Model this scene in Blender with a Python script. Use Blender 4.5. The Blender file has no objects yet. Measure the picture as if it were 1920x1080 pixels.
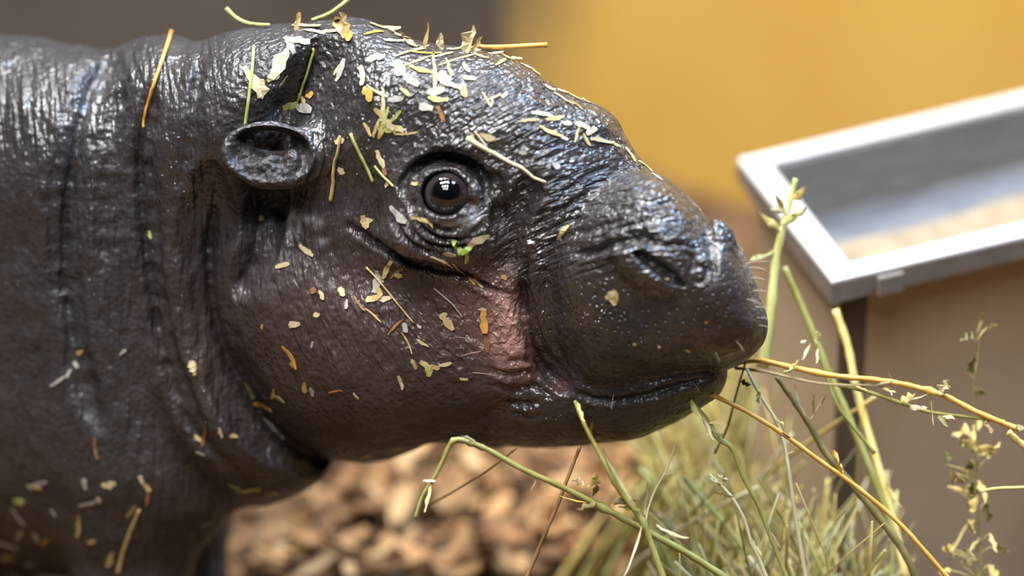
import bpy, math, random
import numpy as np
from mathutils import Vector, Matrix
from mathutils.bvhtree import BVHTree

random.seed(7)
rng = np.random.default_rng(11)
scn = bpy.context.scene
COL = scn.collection

# ------------------------------------------------------------------ camera
S = 0.00025                      # metres per photograph pixel at the animal's face
PITCH = math.radians(22)
CP, SP = math.cos(PITCH), math.sin(PITCH)
HC = 0.27                        # height of the aim point above the bedding
D0 = 0.48 * 100 / 36             # distance camera - aim point
DU = D0 / S
cam_d = bpy.data.cameras.new('camera')
cam = bpy.data.objects.new('camera', cam_d)
COL.objects.link(cam)
cam_d.lens = 100
cam_d.sensor_width = 36
cam_d.clip_start = 0.05
cam_d.clip_end = 50
cam.location = (0, -D0 * CP, HC + D0 * SP)
cam.rotation_euler = (math.pi / 2 - PITCH, 0, 0)
cam_d.dof.use_dof = True
cam_d.dof.focus_distance = D0 + 0.012
cam_d.dof.aperture_fstop = 2.6
scn.camera = cam

# ------------------------------------------------------------------ light
w = bpy.data.worlds.new('world')
scn.world = w
w.use_nodes = True
bg = w.node_tree.nodes['Background']
bg.inputs[0].default_value = (0.62, 0.66, 0.74, 1)
bg.inputs[1].default_value = 0.03


def area(name, loc, target, size, power, color, sizey=None):
    l = bpy.data.lights.new(name, 'AREA')
    l.energy = power
    l.color = color
    l.size = size
    if sizey:
        l.shape = 'RECTANGLE'
        l.size_y = sizey
    o = bpy.data.objects.new(name, l)
    o.location = loc
    o.rotation_euler = (Vector(target) - Vector(loc)).to_track_quat('-Z', 'Y').to_euler()
    COL.objects.link(o)
    return o


# ceiling luminaires of the animal house, seen as little panes in the eye
for i, x in enumerate((-0.85, -0.35, 0.15)):
    for y, pw in ((-1.6, 12), (-0.85, 21), (-0.1, 33), (0.6, 25)):
        area('ceiling_lamp', (x, y, 2.1), (x * 0.5, y * 0.5, 0), 0.2, pw, (1.0, 0.98, 0.97), 0.4)
# roof light over the back of the enclosure, cool daylight
area('roof_light', (1.3, 0.42, 2.5), (0.1, 0.0, 0.25), 0.8, 190, (0.30, 0.58, 1.0), 0.6)
# warm lamp over the trough and the yellow wall
area('warm_lamp', (0.95, 0.05, 1.9), (0.8, 0.9, 0.1), 0.5, 7, (1.0, 0.88, 0.70))

scn.view_settings.view_transform = 'Standard'
scn.view_settings.look = 'None'
scn.view_settings.gamma = 1
scn.view_settings.use_curve_mapping = False
scn.view_settings.exposure = -0.8


# ------------------------------------------------------------------ helpers
def P(px, py, d=0.0):
    """photograph pixel + depth behind the face plane (in face pixels) -> world"""
    k = 1 + d / DU
    U = (px - 960) * k * S
    V = (py - 540) * k * S
    d = d * S
    return Vector((U, d * CP - V * SP, HC - V * CP - d * SP))


def floor_at(px, py, z=0.0):
    o = cam.location.copy()
    p = P(px, py, 0)
    t = (z - o.z) / (p.z - o.z)
    return o + (p - o) * t


def depth_of(p):
    """world -> (px, py, d)"""
    v = Vector(p) - Vector((0, 0, HC))
    d = (v.y * CP - v.z * SP) / S
    V = (-v.y * SP - v.z * CP) / S
    U = v.x / S
    k = 1 + d / DU
    return 960 + U / k, 540 + V / k, d


def node(nt, t, **kw):
    n = nt.nodes.new(t)
    for k, v in kw.items():
        setattr(n, k, v)
    return n


def mat(name, color, rough=0.6, metal=0.0, noise=None, bump=None, spec=0.5, coat=0.0, trans=0.0, rand=0.0):
    """principled material, colour broken up by noise=(scale, other colour, stretch), bump=(scale, strength)"""
    m = bpy.data.materials.new(name)
    m.use_nodes = True
    nt = m.node_tree
    b = nt.nodes['Principled BSDF']
    b.inputs['Roughness'].default_value = rough
    b.inputs['Metallic'].default_value = metal
    b.inputs['Specular IOR Level'].default_value = spec
    b.inputs['Coat Weight'].default_value = coat
    b.inputs['Transmission Weight'].default_value = trans
    b.inputs['Base Color'].default_value = (*color, 1)
    tc = node(nt, 'ShaderNodeTexCoord')
    if noise:
        sc, c2, st = noise
        mp = node(nt, 'ShaderNodeMapping')
        mp.inputs['Scale'].default_value = st
        nz = node(nt, 'ShaderNodeTexNoise')
        nz.inputs['Scale'].default_value = sc
        nz.inputs['Detail'].default_value = 4
        nt.links.new(tc.outputs['Object'], mp.inputs[0])
        nt.links.new(mp.outputs[0], nz.inputs['Vector'])
        cr = node(nt, 'ShaderNodeValToRGB')
        cr.color_ramp.elements[0].position = 0.35
        cr.color_ramp.elements[1].position = 0.66
        cr.color_ramp.elements[0].color = (*color, 1)
        cr.color_ramp.elements[1].color = (*c2, 1)
        nt.links.new(nz.outputs['Fac'], cr.inputs[0])
        out = cr.outputs[0]
        if rand:
            oi = node(nt, 'ShaderNodeObjectInfo')
            hs = node(nt, 'ShaderNodeHueSaturation')
            mr = node(nt, 'ShaderNodeMapRange')
            mr.inputs['To Min'].default_value = 1 - rand
            mr.inputs['To Max'].default_value = 1 + rand
            nt.links.new(oi.outputs['Random'], mr.inputs['Value'])
            nt.links.new(mr.outputs[0], hs.inputs['Value'])
            nt.links.new(out, hs.inputs['Color'])
            out = hs.outputs[0]
        nt.links.new(out, b.inputs['Base Color'])
    if bump:
        nz = node(nt, 'ShaderNodeTexNoise')
        nz.inputs['Scale'].default_value = bump[0]
        nz.inputs['Detail'].default_value = 5
        nt.links.new(tc.outputs['Object'], nz.inputs['Vector'])
        bp = node(nt, 'ShaderNodeBump')
        bp.inputs['Strength'].default_value = bump[1]
        bp.inputs['Distance'].default_value = 0.003
        nt.links.new(nz.outputs['Fac'], bp.inputs['Height'])
        nt.links.new(bp.outputs[0], b.inputs['Normal'])
    return m


def tag(o, label=None, cat=None, group=None, kind=None):
    if label:
        o['label'] = label
    if cat:
        o['category'] = cat
    if group:
        o['group'] = group
    if kind:
        o['kind'] = kind
    return o


def mesh_obj(name, verts, faces, m, parent=None, smooth=True):
    me = bpy.data.meshes.new(name)
    me.from_pydata([tuple(v) for v in verts], [], faces)
    me.materials.append(m)
    if smooth:
        me.shade_smooth()
    o = bpy.data.objects.new(name, me)
    COL.objects.link(o)
    if parent:
        o.parent = parent
        o.matrix_parent_inverse = parent.matrix_basis.inverted()
    return o


def smooth_poly(pts, n=6, closed=False):
    """Catmull-Rom through the points"""
    p = [np.array(q, float) for q in pts]
    out = []
    N = len(p)
    rg = range(N) if closed else range(N - 1)
    for i in rg:
        if closed:
            a, b, c, d = p[i - 1], p[i], p[(i + 1) % N], p[(i + 2) % N]
        else:
            a, b, c, d = p[max(i - 1, 0)], p[i], p[i + 1], p[min(i + 2, N - 1)]
        for t in np.linspace(0, 1, n, endpoint=False):
            out.append(0.5 * ((2 * b) + (-a + c) * t + (2 * a - 5 * b + 4 * c - d) * t * t + (-a + 3 * b - 3 * c + d) * t ** 3))
    if not closed:
        out.append(p[-1])
    return np.array(out)


def tube(pts, radii, sides=6, flat=1.0):
    """swept tube; returns verts, faces. pts world, radii metres"""
    pts = [Vector(p) for p in pts]
    V, F = [], []
    n = len(pts)
    up = Vector((0.3, -1, 0.2)).normalized()
    for i, p in enumerate(pts):
        t = (pts[min(i + 1, n - 1)] - pts[max(i - 1, 0)]).normalized()
        a = t.cross(up)
        if a.length < 1e-4:
            a = t.cross(Vector((1, 0, 0)))
        a.normalize()
        b = a.cross(t).normalized()
        for k in range(sides):
            an = 2 * math.pi * k / sides
            V.append(p + a * math.cos(an) * radii[i] + b * math.sin(an) * radii[i] * flat)
    for i in range(n - 1):
        for k in range(sides):
            k2 = (k + 1) % sides
            F.append((i * sides + k, i * sides + k2, (i + 1) * sides + k2, (i + 1) * sides + k))
    F.append(tuple(range(sides - 1, -1, -1)))
    F.append(tuple((n - 1) * sides + k for k in range(sides)))
    return V, F


# ================================================================== SETTING
M_floor = mat('bedding_ground', (0.075, 0.036, 0.014), 0.95, noise=(14, (0.16, 0.085, 0.035), (1, 1, 1)), bump=(60, 0.8))
M_wall = bpy.data.materials.new('yellow_plaster')
M_grey = mat('grey_render', (0.055, 0.043, 0.033), 0.9, noise=(3, (0.085, 0.068, 0.054), (1, 1, 1)), bump=(30, 0.3))


def build_wall_material():
    m = M_wall
    m.use_nodes = True
    nt = m.node_tree
    b = nt.nodes['Principled BSDF']
    b.inputs['Roughness'].default_value = 0.8
    tc = node(nt, 'ShaderNodeTexCoord')
    nz = node(nt, 'ShaderNodeTexNoise')
    nz.inputs['Scale'].default_value = 5
    nz.inputs['Detail'].default_value = 4
    nt.links.new(tc.outputs['Object'], nz.inputs['Vector'])
    cr = node(nt, 'ShaderNodeValToRGB')
    cr.color_ramp.elements[0].position = 0.3
    cr.color_ramp.elements[1].position = 0.7
    cr.color_ramp.elements[0].color = (0.53, 0.315, 0.05, 1)
    cr.color_ramp.elements[1].color = (0.61, 0.385, 0.08, 1)
    nt.links.new(nz.outputs['Fac'], cr.inputs[0])
    # yellow fades to grey-brown beside the corner
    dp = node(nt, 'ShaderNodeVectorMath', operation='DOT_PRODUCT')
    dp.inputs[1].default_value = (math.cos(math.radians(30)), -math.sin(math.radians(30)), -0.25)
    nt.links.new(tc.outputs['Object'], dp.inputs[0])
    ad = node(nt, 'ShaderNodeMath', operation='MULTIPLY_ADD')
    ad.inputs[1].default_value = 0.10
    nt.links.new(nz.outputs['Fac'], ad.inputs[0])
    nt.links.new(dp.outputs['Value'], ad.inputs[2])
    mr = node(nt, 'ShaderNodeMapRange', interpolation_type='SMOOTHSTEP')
    mr.inputs['From Min'].default_value = GREY_START
    mr.inputs['From Max'].default_value = GREY_START + 0.17
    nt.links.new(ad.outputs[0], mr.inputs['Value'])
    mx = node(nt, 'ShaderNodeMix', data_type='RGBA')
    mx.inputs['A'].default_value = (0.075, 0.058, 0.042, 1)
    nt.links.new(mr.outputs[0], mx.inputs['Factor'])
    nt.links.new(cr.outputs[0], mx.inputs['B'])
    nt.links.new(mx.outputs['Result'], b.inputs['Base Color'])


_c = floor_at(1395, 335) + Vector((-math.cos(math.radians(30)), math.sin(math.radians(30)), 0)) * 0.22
GREY_START = _c.x * math.cos(math.radians(30)) - _c.y * math.sin(math.radians(30)) - 0.02
build_wall_material()


def structure(name, verts, faces, m, smooth=False):
    o = mesh_obj(name, verts, faces, m, smooth=smooth)
    o['kind'] = 'structure'
    return o


def slab(a, b, h, th, z0=-0.03):
    """upright slab from a to b (xy) with thickness th to the back"""
    a, b = Vector((*a, 0)), Vector((*b, 0))
    t = (b - a).normalized()
    n = Vector((-t.y, t.x, 0)) * th
    base = [a, b, b + n, a + n]
    V = [Vector((p.x, p.y, z0)) for p in base] + [Vector((p.x, p.y, h)) for p in base]
    F = [(0, 1, 5, 4), (1, 2, 6, 5), (2, 3, 7, 6), (3, 0, 4, 7), (4, 5, 6, 7), (3, 2, 1, 0)]
    return V, F


def build_floor():
    nx, ny = 120, 120
    xs = np.linspace(-1.7, 1.7, nx)
    ys = np.linspace(-0.7, 1.75, ny)
    V, F = [], []
    for y in ys:
        for x in xs:
            z = 0.006 * math.sin(x * 23 + 2 * math.sin(y * 17)) + 0.006 * math.sin(y * 31 + 1.7 * math.sin(x * 13)) + rng.normal(0, 0.0015)
            V.append((x, y, z - 0.012))
    for j in range(ny - 1):
        for i in range(nx - 1):
            k = j * nx + i
            F.append((k, k + 1, k + nx + 1, k + nx))
    structure('floor', V, F, M_floor, True)


build_floor()
A = floor_at(1395, 335)
B = floor_at(1190, 262)
dirw = (B - A)
dirw.normalize()
ang = math.atan2(dirw.y, dirw.x)            # heading towards the left/back
dirw = Vector((-math.cos(math.radians(30)), math.sin(math.radians(30)), 0))
corner = A + dirw * 0.22
right_end = A - dirw * 1.1
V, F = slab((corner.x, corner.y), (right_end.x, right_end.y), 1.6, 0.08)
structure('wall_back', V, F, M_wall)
left_end = corner + Vector((-2.2, 0.12, 0))
V, F = slab((left_end.x, left_end.y), (corner.x + 0.012, corner.y), 1.6, 0.08)
structure('wall_left', V, F, M_grey)


# ================================================================== THE HIPPO
def axis(*segs):
    out = []
    for a, b, st in segs:
        out.append(np.arange(a, b, st))
    return np.concatenate(out).astype(np.float32)


# grid in the face plane's axes: u right, v down, d away (face pixels)
GU = axis((-1500, -60, 26), (-60, 380, 6), (380, 1500, 3))
GV = axis((-60, 20, 12), (20, 900, 3), (900, 1150, 8), (1150, 1600, 18))
GD = axis((-200, 440, 5), (440, 900, 10), (900, 2100, 28))
Fld = np.full((len(GU), len(GV), len(GD)), 900.0, np.float32)


def med(x, y):
    """depth of the animal's median plane at a photograph pixel"""
    x = np.asarray(x, float)
    y = np.asarray(y, float)
    base = np.where(x > 450, -0.36 * (x - 850), 144 + 0.75 * (450 - x))
    return 280 + base + 0.404 * (y - 480)


def box(lo, hi):
    sl = []
    for g, a, b in zip((GU, GV, GD), lo, hi):
        i = max(int(np.searchsorted(g, a)) - 1, 0)
        j = min(int(np.searchsorted(g, b)) + 1, len(g))
        sl.append(slice(i, j))
    return tuple(sl)


def grids(sl):
    return GU[sl[0]][:, None, None], GV[sl[1]][None, :, None], GD[sl[2]][None, None, :]


def union(sl, b, k):
    a = Fld[sl]
    h = np.clip(0.5 + 0.5 * (b - a) / k, 0, 1)
    Fld[sl] = b * (1 - h) + a * h - k * h * (1 - h)


def subtract(sl, b, k):
    a = Fld[sl]
    h = np.clip(0.5 - 0.5 * (a + b) / k, 0, 1)
    Fld[sl] = a * (1 - h) + (-b) * h + k * h * (1 - h)


def to_uvd(px, py, d):
    k = 1 + d / DU
    return 960 + (px - 960) * k, 540 + (py - 540) * k, d


def uvd_world(a):
    """array of (u,v,d) -> world array"""
    U = (a[:, 0] - 960) * S
    V = (a[:, 1] - 540) * S
    D = a[:, 2] * S
    return np.stack([U, D * CP - V * SP, HC - V * CP - D * SP], 1)


def poly_sd(poly, X, Y):
    """signed distance to closed polygon, negative inside"""
    d2 = np.full(X.shape, 1e12)
    ins = np.zeros(X.shape, bool)
    n = len(poly)
    for i in range(n):
        ax, ay = poly[i]
        bx, by = poly[(i + 1) % n]
        ex, ey = bx - ax, by - ay
        wx, wy = X - ax, Y - ay
        t = np.clip((wx * ex + wy * ey) / (ex * ex + ey * ey + 1e-9), 0, 1)
        d2 = np.minimum(d2, (wx - ex * t) ** 2 + (wy - ey * t) ** 2)
        if abs(ey) > 1e-9:
            c = ((ay <= Y) != (by <= Y)) & (X < ax + (Y - ay) * ex / ey)
            ins ^= c
    d = np.sqrt(d2)
    return np.where(ins, -d, d)


def gauss2(a, s):
    r = int(3 * s)
    k = np.exp(-0.5 * (np.arange(-r, r + 1) / s) ** 2)
    k /= k.sum()
    p = np.pad(a, r, mode='edge')
    p = np.apply_along_axis(lambda q: np.convolve(q, k, 'valid'), 0, p)
    return np.apply_along_axis(lambda q: np.convolve(q, k, 'valid'), 1, p)


def piece(outline, R, T, k, off=0.0, sm=34, Tx=None, closed_smooth=3):
    """inflated solid: outline traced in the photograph, rounded over R, half thickness T about the median plane"""
    pl = smooth_poly(outline, closed_smooth, True)
    dm = med(pl[:, 0], pl[:, 1]) + off
    kk = 1 + dm / DU
    pl = np.stack([960 + (pl[:, 0] - 960) * kk, 540 + (pl[:, 1] - 540) * kk], 1)
    lo, hi = pl.min(0) - 90, pl.max(0) + 90
    st = 8
    gx = np.arange(lo[0], hi[0] + st, st)
    gy = np.arange(lo[1], hi[1] + st, st)
    sd = poly_sd(pl, gx[:, None] + 0 * gy[None, :], gy[None, :] + 0 * gx[:, None])
    sb = gauss2(sd, sm / st)
    wgt = np.clip((-sd - 20) / 80, 0, 1)
    wgt = wgt * wgt * (3 - 2 * wgt)
    sd = sd * (1 - wgt) + sb * wgt
    Tm = T * 1.05
    sl = box((lo[0], lo[1], float(dm.min()) - Tm - 70), (hi[0], hi[1], float(dm.max()) + Tm + 70))
    U, Vv, D = grids(sl)
    # bilinear lookup
    uu, vv = U[:, 0, 0], Vv[0, :, 0]
    fx = np.clip((uu - gx[0]) / st, 0, len(gx) - 1.001)
    fy = np.clip((vv - gy[0]) / st, 0, len(gy) - 1.001)
    ix, iy = fx.astype(int), fy.astype(int)
    tx, ty = (fx - ix)[:, None], (fy - iy)[None, :]
    g = lambda a, b: sd[np.ix_(a, b)]
    s2 = (g(ix, iy) * (1 - tx) * (1 - ty) + g(ix + 1, iy) * tx * (1 - ty) + g(ix, iy + 1) * (1 - tx) * ty + g(ix + 1, iy + 1) * tx * ty)
    # photograph pixel of the column at its median depth (two fixed point steps)
    m2 = med(uu[:, None] + 0 * vv[None, :], vv[None, :] + 0 * uu[:, None])
    for _ in range(2):
        kk = 1 + (m2 + off) / DU
        m2 = med(960 + (uu[:, None] - 960) / kk, 540 + (vv[None, :] - 540) / kk)
    m2 = m2 + off
    TT = T
    if Tx is not None:
        kk = 1 + m2 / DU
        TT = np.interp(960 + (uu[:, None] - 960) / kk, Tx[0], Tx[1])[:, :, None].astype(np.float32)
    q = np.maximum(s2 + R, 0)[:, :, None].astype(np.float32)
    dz = (D - m2[:, :, None].astype(np.float32))
    n = np.sqrt((q / R) ** 2 + (dz / TT) ** 2)
    gr = np.sqrt((q / R ** 2) ** 2 + (dz / TT ** 2) ** 2 + 1e-7)
    f = n * (n - 1) / gr
    union(sl, f.astype(np.float32), k)


def ell_field(U, V, D, c, r, rot=0.0):
    x, y, z = U - c[0], V - c[1], D - c[2]
    if rot:
        co, si = math.cos(rot), math.sin(rot)
        x, y = x * co + y * si, -x * si + y * co
    n = np.sqrt((x / r[0]) ** 2 + (y / r[1]) ** 2 + (z / r[2]) ** 2)
    g = np.sqrt((x / r[0] ** 2) ** 2 + (y / r[1] ** 2) ** 2 + (z / r[2] ** 2) ** 2 + 1e-9)
    return (n * (n - 1) / g).astype(np.float32)


def ell(c, r, k, rot=0.0, cut=False, uvd=False):
    c = c if uvd else to_uvd(*c)
    R = max(r) + 2 * k + 20
    sl = box([q - R for q in c], [q + R for q in c])
    f = ell_field(*grids(sl), c, r, rot)
    (subtract if cut else union)(sl, f, k)


def capsule(a, b, ra, rb, k, cut=False, uvd=False):
    if not uvd:
        a, b = to_uvd(*a), to_uvd(*b)
    a, b = np.array(a, float), np.array(b, float)
    R = max(ra, rb) + 2 * k + 20
    sl = box(np.minimum(a, b) - R, np.maximum(a, b) + R)
    U, V, D = grids(sl)
    e = b - a
    t = np.clip(((U - a[0]) * e[0] + (V - a[1]) * e[1] + (D - a[2]) * e[2]) / (e @ e), 0, 1)
    dist = np.sqrt((U - a[0] - e[0] * t) ** 2 + (V - a[1] - e[1] * t) ** 2 + (D - a[2] - e[2] * t) ** 2)
    f = (dist - (ra + (rb - ra) * t)).astype(np.float32)
    (subtract if cut else union)(sl, f, k)


def surf(px, py):
    """depth of the present surface behind a photograph pixel"""
    d = 0.0
    for _ in range(3):
        u, v, _z = to_uvd(px, py, d)
        i = int(np.clip(np.searchsorted(GU, u), 1, len(GU) - 1))
        j = int(np.clip(np.searchsorted(GV, v), 1, len(GV) - 1))
        col = Fld[i, j]
        h = np.nonzero(col < 0)[0]
        if len(h) == 0:
            return float(med(px, py))
        q = h[0]
        a, b = col[q - 1], col[q]
        d = float(GD[q - 1] + (GD[q] - GD[q - 1]) * a / (a - b + 1e-9))
    return d


def tube_cut(pts, r, sink, k):
    """carve a round furrow along a traced line, its axis 'sink' above the skin"""
    q = [(x, y, surf(x, y) - sink) for x, y in smooth_poly(pts, 3)]
    for i in range(len(q) - 1):
        t0, t1 = i / (len(q) - 1), (i + 1) / (len(q) - 1)
        w0 = min(1, 5 * min(t0, 1 - t0) + 0.45)
        w1 = min(1, 5 * min(t1, 1 - t1) + 0.45)
        capsule(q[i], q[i + 1], r * w0, r * w1, k, cut=True)


# lateral axis of the head (points away from the camera) for mirrored far-side features
NPL = np.array([0.36, -0.404, 1.0])
NPL /= np.linalg.norm(NPL)


def mirror(c):
    """far-side twin of a point (u,v,d)"""
    c = np.array(c, float)
    dist = (c[2] - float(med(c[0], c[1]))) / np.linalg.norm([0.36, -0.404, 1.0])
    return c - 1.86 * dist * NPL


def ground_v(d):
    return 540 + (HC / S - d * SP) / CP


def sculpt():
    # ---- trunk and neck
    piece([(-820, 420), (-760, 240), (-560, 120), (-300, 70), (-120, 58), (0, 66), (60, 71), (130, 84), (205, 97), (290, 150), (360, 300), (390, 560),
           (420, 800), (440, 930), (410, 1000), (300, 1060), (100, 1080), (-200, 1050), (-500, 980), (-740, 800), (-830, 600)], 330, 395, 10)
    piece([(120, 380), (140, 260), (170, 165), (212, 100), (250, 79), (290, 68), (340, 70), (374, 79), (430, 61), (500, 51), (560, 46), (620, 41), (660, 39), (700, 52),
           (690, 110), (620, 230), (570, 400), (560, 560), (580, 700), (630, 830), (600, 900), (540, 935), (482, 947), (430, 950), (330, 920), (220, 820), (150, 640), (120, 500)], 230, 325, 26, off=22)
    # legs: near fore, far fore, near hind, far hind
    for (x, y, d, sgn, r) in ((235, 870, 560, -1, 155), (330, 800, 900, 1, 140), (-480, 760, 1080, -1, 175), (-380, 700, 1420, 1, 160)):
        u, v, dd = to_uvd(x, y, d)
        n = (ground_v(dd) - v)                                   # along image-down
        L = n * CP / 1.0                                         # true drop
        top = np.array([u, v, dd])
        down = np.array([0, CP, SP])
        z_top = HC / S - (v - 540) * CP - dd * SP
        foot = top + down * (z_top - 60)
        mid = top + down * (z_top * 0.45)
        capsule(top, mid, r, r * 0.80, 60, uvd=True)
        capsule(mid, foot, r * 0.80, r * 0.66, 30, uvd=True)
        for a in (-0.9, -0.3, 0.3, 0.9):
            t = foot + down * 14 + np.array([math.cos(a), 0, 0]) * r * 0.52 + np.array([0, -SP, CP]) * math.sin(a) * r * 0.55
            ell(t, (46, 40, 40), 18, uvd=True)
    # creases of the neck: carved furrows, fat rolls between them
    tube_cut([(205, 99), (165, 180), (135, 300), (122, 420), (122, 540), (140, 680), (180, 800)], 28, 6, 18)
    tube_cut([(278, 170), (262, 280), (268, 400), (282, 520), (304, 650), (345, 760), (392, 850)], 26, 6, 16)
    tube_cut([(366, 120), (350, 240), (338, 340), (338, 460)], 16, 6, 12)
    tube_cut([(225, 160), (200, 260), (190, 380), (196, 500)], 16, 6, 14)
    tube_cut([(392, 330), (384, 420), (384, 500), (394, 590), (414, 655), (446, 720), (488, 778), (535, 828), (600, 878)], 62, 10, 14)
    tube_cut([(590, 70), (585, 120), (562, 180), (535, 222)], 36, 18, 14)
    # ---- head
    piece([(462, 330), (500, 240), (545, 170), (596, 100), (640, 52), (668, 41), (710, 47), (750, 66), (800, 83), (860, 93), (920, 101), (970, 116), (1010, 136), (1045, 162),
           (1090, 185), (1128, 201), (1155, 226), (1172, 262), (1197, 297), (1232, 327), (1270, 356), (1306, 392), (1310, 470), (1290, 600), (1200, 700),
           (1130, 760), (1125, 828), (1040, 838), (950, 838), (870, 832), (808, 830), (770, 848), (720, 865), (660, 870), (620, 858), (570, 838), (522, 806),
           (480, 756), (446, 700), (418, 630), (404, 560), (402, 480), (425, 410)], 210, 262, 20,
          Tx=((400, 600, 850, 1000, 1100, 1300), (235, 265, 282, 252, 205, 150)))
    # jowl, bulging over the neck
    piece([(420, 440), (470, 400), (540, 395), (640, 450), (780, 520), (900, 590), (960, 640), (985, 700), (960, 770), (880, 815), (780, 826), (700, 840), (630, 832), (570, 815), (522, 786),
           (480, 735), (446, 680), (418, 620), (404, 550), (404, 480)], 140, 205, 34, off=-108, sm=50)
    tube_cut([(402, 392), (394, 470), (398, 560), (416, 640), (450, 716), (496, 782), (548, 832), (616, 874)], 17, 1, 8)
    # lower jaw
    piece([(860, 660), (1040, 640), (1120, 640), (1240, 640), (1330, 660), (1360, 690), (1361, 716), (1344, 746), (1302, 772), (1250, 799), (1190, 823), (1130, 831),
           (1040, 839), (950, 838), (880, 830)], 82, 222, 8, off=-14)
    # upper muzzle
    piece([(1012, 440), (1060, 392), (1150, 330), (1225, 326), (1270, 355), (1306, 388), (1332, 424), (1362, 437), (1388, 466), (1407, 506), (1421, 556), (1433, 600), (1427, 640),
           (1402, 671), (1370, 690), (1335, 703), (1280, 719), (1200, 739), (1130, 748), (1088, 742), (1056, 716), (1024, 676), (1003, 620), (992, 545), (995, 480)],
          132, 246, 9, off=-66)
    # brow and orbit
    de = surf(838, 362)
    ell((838, 352, de + 42), (128, 108, 78), 40)
    eu = mirror(to_uvd(838, 352, de + 52))
    ell(eu, (104, 88, 62), 46, uvd=True)
    # furrow between orbit and snout, furrow under the orbit
    tube_cut([(1000, 338), (985, 372), (962, 412), (950, 460), (962, 505)], 24, 8, 14)
    tube_cut([(922, 330), (934, 366), (936, 402), (926, 438)], 16, 3, 8)
    tube_cut([(640, 420), (690, 448), (745, 480), (800, 500), (860, 512), (915, 530), (965, 562)], 8, 5, 8)
    tube_cut([(976, 540), (984, 600), (1000, 655), (1030, 700), (1062, 728)], 24, 2, 9)
    # hollow behind the ear
    tube_cut([(520, 372), (497, 400), (484, 450), (462, 505), (436, 545)], 34, 10, 16)
    # nostrils
    dn = surf(1235, 500)
    ell((1222, 498, dn + 26), (82, 46, 46), 18, rot=0.55)
    for q in ((1200, 478, 8), (1218, 490, 13), (1238, 504, 16), (1258, 519, 14), (1276, 530, 6)):
        d = surf(q[0], q[1])
        ell((q[0], q[1], d + 2), (q[2] + 6, q[2], 26), 6, rot=0.55, cut=True)
    ell((1342, 456, surf(1342, 456) + 26), (36, 46, 30), 24)
    tube_cut([(1322, 410), (1330, 440), (1336, 480), (1338, 520)], 9, 3, 6)
    # eyelids: shell round the ball with an almond opening
    de = surf(838, 362)
    ball = to_uvd(838, 362, de + 44)
    ell((ball[0] - 8, ball[1] + 74, ball[2] + 40), (118, 62, 62), 26, rot=0.1, uvd=True)      # bag under the eye
    ell((ball[0] - 2, ball[1] - 14, ball[2] - 22), (84, 62, 50), 14, rot=-0.08, cut=True, uvd=True)              # recess round the lid
    ell((ball[0] - 2, ball[1], ball[2] + 2), (80, 60, 58), 10, rot=0.08, uvd=True)                         # lid
    ell((ball[0] - 4, ball[1] + 44, ball[2] + 8), (84, 34, 52), 12, rot=0.05, uvd=True)
    ell((ball[0] - 1, ball[1] + 2, ball[2] - 56), (45, 42, 60), 7, cut=True, uvd=True)
    ell((ball[0] + 40, ball[1] + 20, ball[2] - 52), (22, 12, 26), 6, rot=0.35, cut=True, uvd=True)
    ell(ball, (46, 46, 46), 3, cut=True, uvd=True)               # room for the ball
    # ears
    dr = surf(590, 300)
    for far in (0, 1):
        def E(c, r, k, rot=0.0, cut=False):
            c = to_uvd(*c)
            if far:
                c = mirror(c)
            ell(c, r, k, rot, cut, uvd=True)
        E((588, 288, dr + 12), (50, 62, 52), 22)
        E((512, 292, dr - 22), (98, 66, 34), 16, rot=0.10)
        if not far:
            E((502, 288, dr - 56), (88, 54, 46), 6, rot=0.08, cut=True)
            E((510, 270, dr - 34), (70, 30, 42), 6, rot=0.10, cut=True)
            E((505, 264, dr - 16), (60, 20, 36), 5, rot=0.1, cut=True)
            E((512, 322, dr - 24), (60, 22, 18), 12, rot=0.12)
            E((500, 306, dr - 26), (30, 12, 12), 9, rot=-0.5)
            E((548, 302, dr - 26), (18, 26, 20), 9)
            E((470, 316, dr - 24), (18, 10, 12), 7, rot=0.6)
    return ball


BALL = sculpt()


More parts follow.
